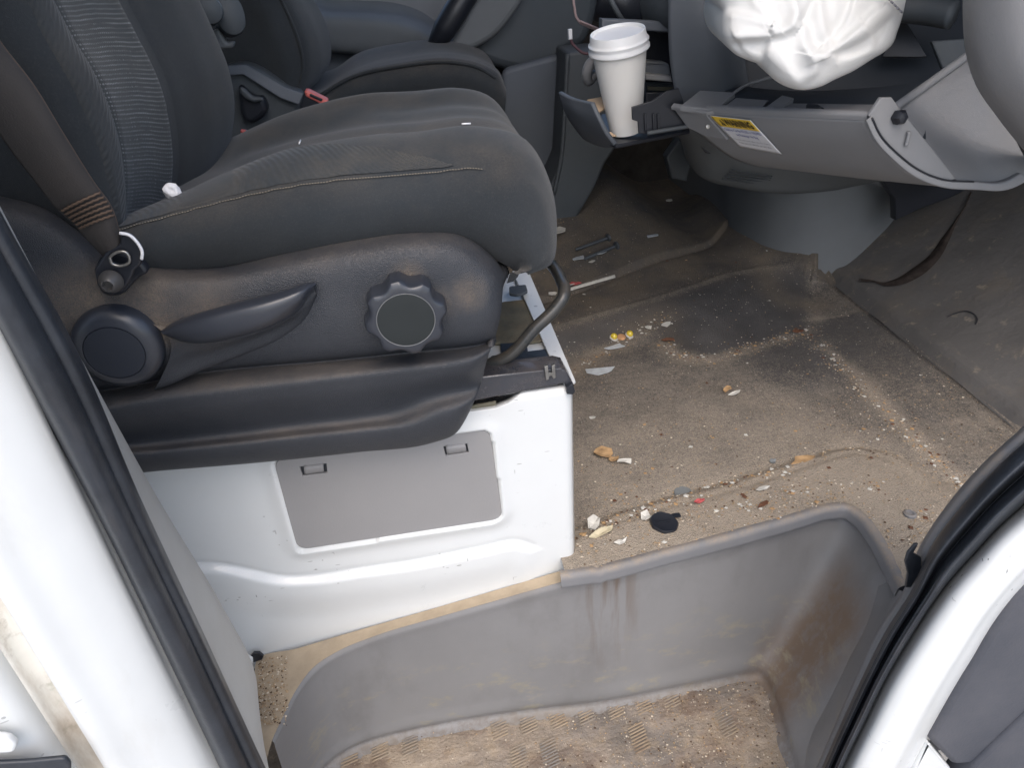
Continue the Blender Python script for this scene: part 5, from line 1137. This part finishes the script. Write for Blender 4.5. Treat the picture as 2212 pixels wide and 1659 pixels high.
FL = [('paper_scrap', 'torn tan paper on the mat before the seat box', 'scrap', 1303, 982, .014, 'tanscrap', 1.25, -.4, .006), ('paper_scrap', 'tan paper corner beside the torn tan sheet', 'scrap', 1325, 994, .009, 'tanscrap', 1.1, .3, .004),
      ('dry_leaf', 'pale curled leaf right of the torn tan paper', 'leaf', 1351, 1001, .009, 'scrap', 1.7, -.2, .006), ('dry_leaf', 'flat tan leaf piece lying on the curved mat ridge', 'leaf', 1732, 995, .014, 'tanscrap', 1.6, .15, .002),
      ('dry_leaf', 'tan leaf crumb in the middle of the mat', 'leaf', 1571, 845, .009, 'tanscrap', 1.1, .5, .006), ('paper_scrap', 'white chip touching the tan leaf crumb mid mat', 'scrap', 1586, 852, .007, 'scrap', 1.6, .3, .004),
      ('brown_crumb', 'reddish brown crumb at the tip of the raised pad', 'crumb', 1444, 736, .009, 'brown', 1.5, .1, .004), ('dark_crumb', 'dark burnt crumb in the sand line by the toe board', 'crumb', 1722, 717, .008, 'brown', 1.5, .1, .003),
      ('paper_scrap', 'white chip above the amber capsules at the pad edge', 'scrap', 1402, 709, .008, 'scrap', 1.2, .7, .005), ('paper_scrap', 'broad white chip near the top of the debris line', 'scrap', 1437, 703, .010, 'scrap', 1.5, .6, .004),
      ('film_scrap', 'pale film scrap below the amber capsules', 'scrap', 1330, 750, .013, 'film', 1.7, .3, .002), ('dried_smear', 'pale dried smear on the mat beside the seat box corner', 'smear', 1300, 802, .022, 'film', 1.5, -.2, .0003),
      ('paper_scrap', 'creased brown and white paper by the console foot', 'scrap', 1200, 508, .026, 'scrap', 1.4, .5, .012), ('paper_scrap', 'brown cardboard corner beneath the creased paper at the console', 'scrap', 1180, 522, .02, 'tanscrap', 1.3, .4, .008),
      ('paper_label', 'small white label lying beside the two screws', 'label', 1250, 559, .014, 'film', 1.4, .1, .002), ('film_scrap', 'clear film under the tip of the lower screw', 'scrap', 1297, 548, .014, 'film', 1.6, .6, .004),
      ('paper_scrap', 'white square chip right of the small white label', 'scrap', 1276, 567, .008, 'scrap', 1.2, .3, .002), ('dry_leaf', 'oval pale leaf far back on the brown mat', 'leaf', 1412, 510, .012, 'film', 1.5, .3, .003),
      ('wrapper', 'red printed wrapper corner beside the seat slide bar', 'wrapper', 1243, 615, .011, 'red', 1.3, .4, .005), ('paper_scrap', 'pink white wrapper end next to the red corner', 'scrap', 1226, 619, .012, 'scrap', 1.6, .3, .005),
      ('paper_scrap', 'white triangular chip under the slide bar', 'scrap', 1192, 638, .010, 'scrap', 1.4, .2, .004), ('bottle_top', 'round pale disc far back under the dashboard', 'disc', 1447, 433, .009, 'scrap', 1.1, 0, .001),
      ('paper_scrap', 'white chip beside the grey token', 'scrap', 1648, 1057, .008, 'scrap', 1.5, .2, .004), ('pebble', 'small slate pebble on the sandy mat right of the token', 'pebble', 1669, 999, .005, 'slate', 1.1, .2, .004),
      ('dark_crumb', 'flat dark brown crumb on the mat ledge', 'crumb', 1650, 1091, .008, 'brown', 1.4, .2, .003), ('paper_scrap', 'white scrap alone under the seat box corner on the mat', 'scrap', 1278, 904, .005, 'scrap', 1.2, .1, .002)]
for i_, (nm, lb, ct, px, py, sz, mk, asp, rt_, curl) in enumerate(FL): flake(nm, lb, ct, px, py, sz, M[mk], asp, rt_, curl=curl, seed=i_, lift=.0015 if 'smear' not in nm else .0008)
# white strip, screws, hair
sp_ = np.array([onfloor(*p, .003) for p in ((1232, 625), (1262, 616), (1296, 606), (1328, 597))])
o = grid('paper_strip', surf([sp_ + [0, -.006, 0], sp_ + [0, 0, .004], sp_ + [0, .006, .001]], 24, 8), M['scrap'], None, solid=.0006); tag(o, 'long twisted white paper strip on the brown mat', 'paper strip')
for (a, b, lb) in (((1243, 539), (1312, 514), 'upper of the two dark screws on the brown mat'), ((1262, 559), (1330, 531), 'lower of the two dark screws on the brown mat')):
    pa, pb_ = onfloor(*a, .006), onfloor(*b, .006); dv = pb_ - pa; L_ = np.linalg.norm(dv)
    t = thing('screw', lb, 'screw', tuple(pa), 'screws lying on the floor mat')
    V, Fc = tube_mesh(pa + np.linspace(0, 1, 40)[:, None] * dv, [.0015] + [.0042, .0034] * 19 + [.0042], 8); from_vf('shank', V, Fc, M['deep'], t)
    lathe('head', pb_, dv, [(.004, -.002), (.0095, 0), (.0095, .004), (.006, .006), (.001, .0055)], M['deep'], t, n=6 if 'upper' in lb else 20)
tube_h = np.array([onto_toe(*p, .003) for p in ((2047, 684), (2062, 677), (2085, 672), (2102, 677), (2111, 690), (2108, 700))])
o = tube('wire_loop', tube_h, .0009, M['black'], None, n=6, res=40); tag(o, 'thin black wire curl on the footwell rubber', 'wire')
# on the seat
from mathutils.bvhtree import BVHTree as _B
ci = np.arange(8100).reshape(90, 90); cf = np.stack([ci[:-1, :-1], ci[:-1, 1:], ci[1:, 1:], ci[1:, :-1]], -1).reshape(-1, 4)
cb = _B.FromPolygons([tuple(p) for p in CG.reshape(-1, 3)], cf.tolist())
def onseat(px, py, lift=.002):
    d_ = Vector(ray(px, py)).normalized(); h = cb.ray_cast(Vector(EYE), d_)
    return np.array(h[0]) + [0, 0, lift] if h[0] is not None else on(px, py, 'Z', .5)
for (a, b, lb) in (((998, 272), (1017, 271), 'white splinter lying flat near the front of the seat cushion'), ((647, 314), (650, 306), 'short white splinter at the rear of the seat cushion')):
    o = tube('splinter', np.array([onseat(*a), onseat(*b)]), .0009, M['sticker'], None, n=6); tag(o, lb, 'splinter', 'splinters on the seat')
ts = []
rg = random.Random(4); p0 = on(374, 414, 'Y', .70)
bm = bmesh.new(); bmesh.ops.create_icosphere(bm, subdivisions=3, radius=1)
for v in bm.verts:
    k_ = .8 + .35 * mnoise.noise(v.co * 1.3) + .12 * (1 - abs(mnoise.noise(v.co * 2.3)))
    v.co = Vector((v.co.x * .009 * k_, v.co.y * .006 * k_, v.co.z * .009 * k_)) + Vector(p0)
me = bpy.data.meshes.new('tissue'); bm.to_mesh(me); bm.free(); o = link('tissue', me, M['sticker'], None, smooth=False); tag(o, 'crumpled white tissue stuck between backrest and cushion', 'tissue')

# sand and flakes nobody could count
def scatter(name, n, fn, sizes, mats, seed, flat=.6):
    rg = np.random.RandomState(seed); V = []; Fc = []; mi = []
    cnt = 0; tries = 0
    while cnt < n and tries < n * 30:
        tries += 1; p = fn(rg)
        if p is None: continue
        s = sizes[0] + (sizes[1] - sizes[0]) * rg.rand() ** 2.5; k0 = len(V); a = rg.rand() * 6.28
        e = [np.array([math.cos(a + q) * s * (.7 + .6 * rg.rand()), math.sin(a + q) * s * (.7 + .6 * rg.rand()), s * flat * (rg.rand() - .3) * .5]) for q in (0, 1.6, 3.1, 4.7)]
        V += [p + q for q in e] + [p + [0, 0, s * flat], p - [0, 0, s * flat * .4]]
        Fc += [(k0 + i, k0 + (i+1) % 4, k0 + 4) for i in range(4)] + [(k0 + (i+1) % 4, k0 + i, k0 + 5) for i in range(4)]
        m_ = rg.choice(len(mats), p=[m[1] for m in mats]); mi += [m_] * 8; cnt += 1
    me = bpy.data.meshes.new(name)
    for m in mats: me.materials.append(m[0])
    me.from_pydata([tuple(v) for v in V], [], Fc); me.polygons.foreach_set('material_index', mi)
    o = link(name, me, None, None, kind='stuff', smooth=False); o['label'] = {'sand_grains': 'loose sand and grit strewn over the rubber floor mat', 'step_sand': 'coarse sand and grit lying on the step tread and ledge', 'paint_chips': 'pale chips and flakes scattered over the floor mat'}[name]; o['category'] = {'sand_grains': 'sand', 'step_sand': 'sand', 'paint_chips': 'chips'}[name]
    return o
hot = [oZ([(1439, 746), (1460, 767), (1519, 777), (1596, 760), (1701, 728), (1743, 714)], 0), oZ([(1250, 1170), (1340, 1130), (1439, 1090), (1544, 1055), (1700, 1030)], 0), oZ([(1250, 790), (1330, 735), (1400, 715), (1440, 700)], .01), oZ([(1750, 720), (1880, 860), (2000, 980), (2090, 1060)], 0), oZ([(1500, 1130), (1700, 1080), (1880, 1060), (2000, 1130)], 0)]
def dens(x, y):
    q = np.array([[x, y]]); m = min(pdist(q, h)[0][0] for h in hot)
    b = math.exp(-(m / .022) ** 2); base_ = .25 + .5 * max(0, mnoise.noise((x * 8, y * 8, 11)))
    return max(b, base_ * (1 if y < .95 else .18))
def fl(rg):
    x = .15 + rg.rand() * .70; y = .60 + rg.rand() ** 1.6 * 1.0
    if inside(np.array([[x, y]]), well)[0] or rg.rand() > dens(x, y): return None
    return np.array([x, y, fz(x, y) + .0006])
scatter('sand_grains', 4200, fl, (.0006, .0022), ((M['grain1'], .70), (M['grain2'], .15), (M['grain3'], .15)), 3)
def fl2(rg):
    x = .15 + rg.rand() * .68; y = .62 + rg.rand() * .85
    if inside(np.array([[x, y]]), well)[0] or rg.rand() > dens(x, y) ** 3 * .95 + .012: return None
    return np.array([x, y, fz(x, y) + .001])
scatter('paint_chips', 620, fl2, (.0010, .0042), ((M['scrap'], .5), (M['tanscrap'], .32), (M['brown'], .18)), 5, .3)
def fl3(rg):
    if rg.rand() < .16:
        p = on_ledge(560 + rg.rand() ** 1.6 * 62, 1420 + rg.rand() * 150); 
        return p + [0, 0, .002] if p[0] < -.17 and rg.rand() < .7 else None
    x = -.25 + rg.rand() * .67; y = .40 + rg.rand() * .255
    if rg.rand() > (.25 + .75 * sstep(.0, .3, np.array(x))): return None
    return np.array([x, y, -.2695 + max(0, mnoise.noise((x * 7, y * 9, 4))) * .004])
scatter('step_sand', 3200, fl3, (.0006, .0018), ((M['grain1'], .6), (M['grain2'], .2), (M['grain3'], .2)), 8)
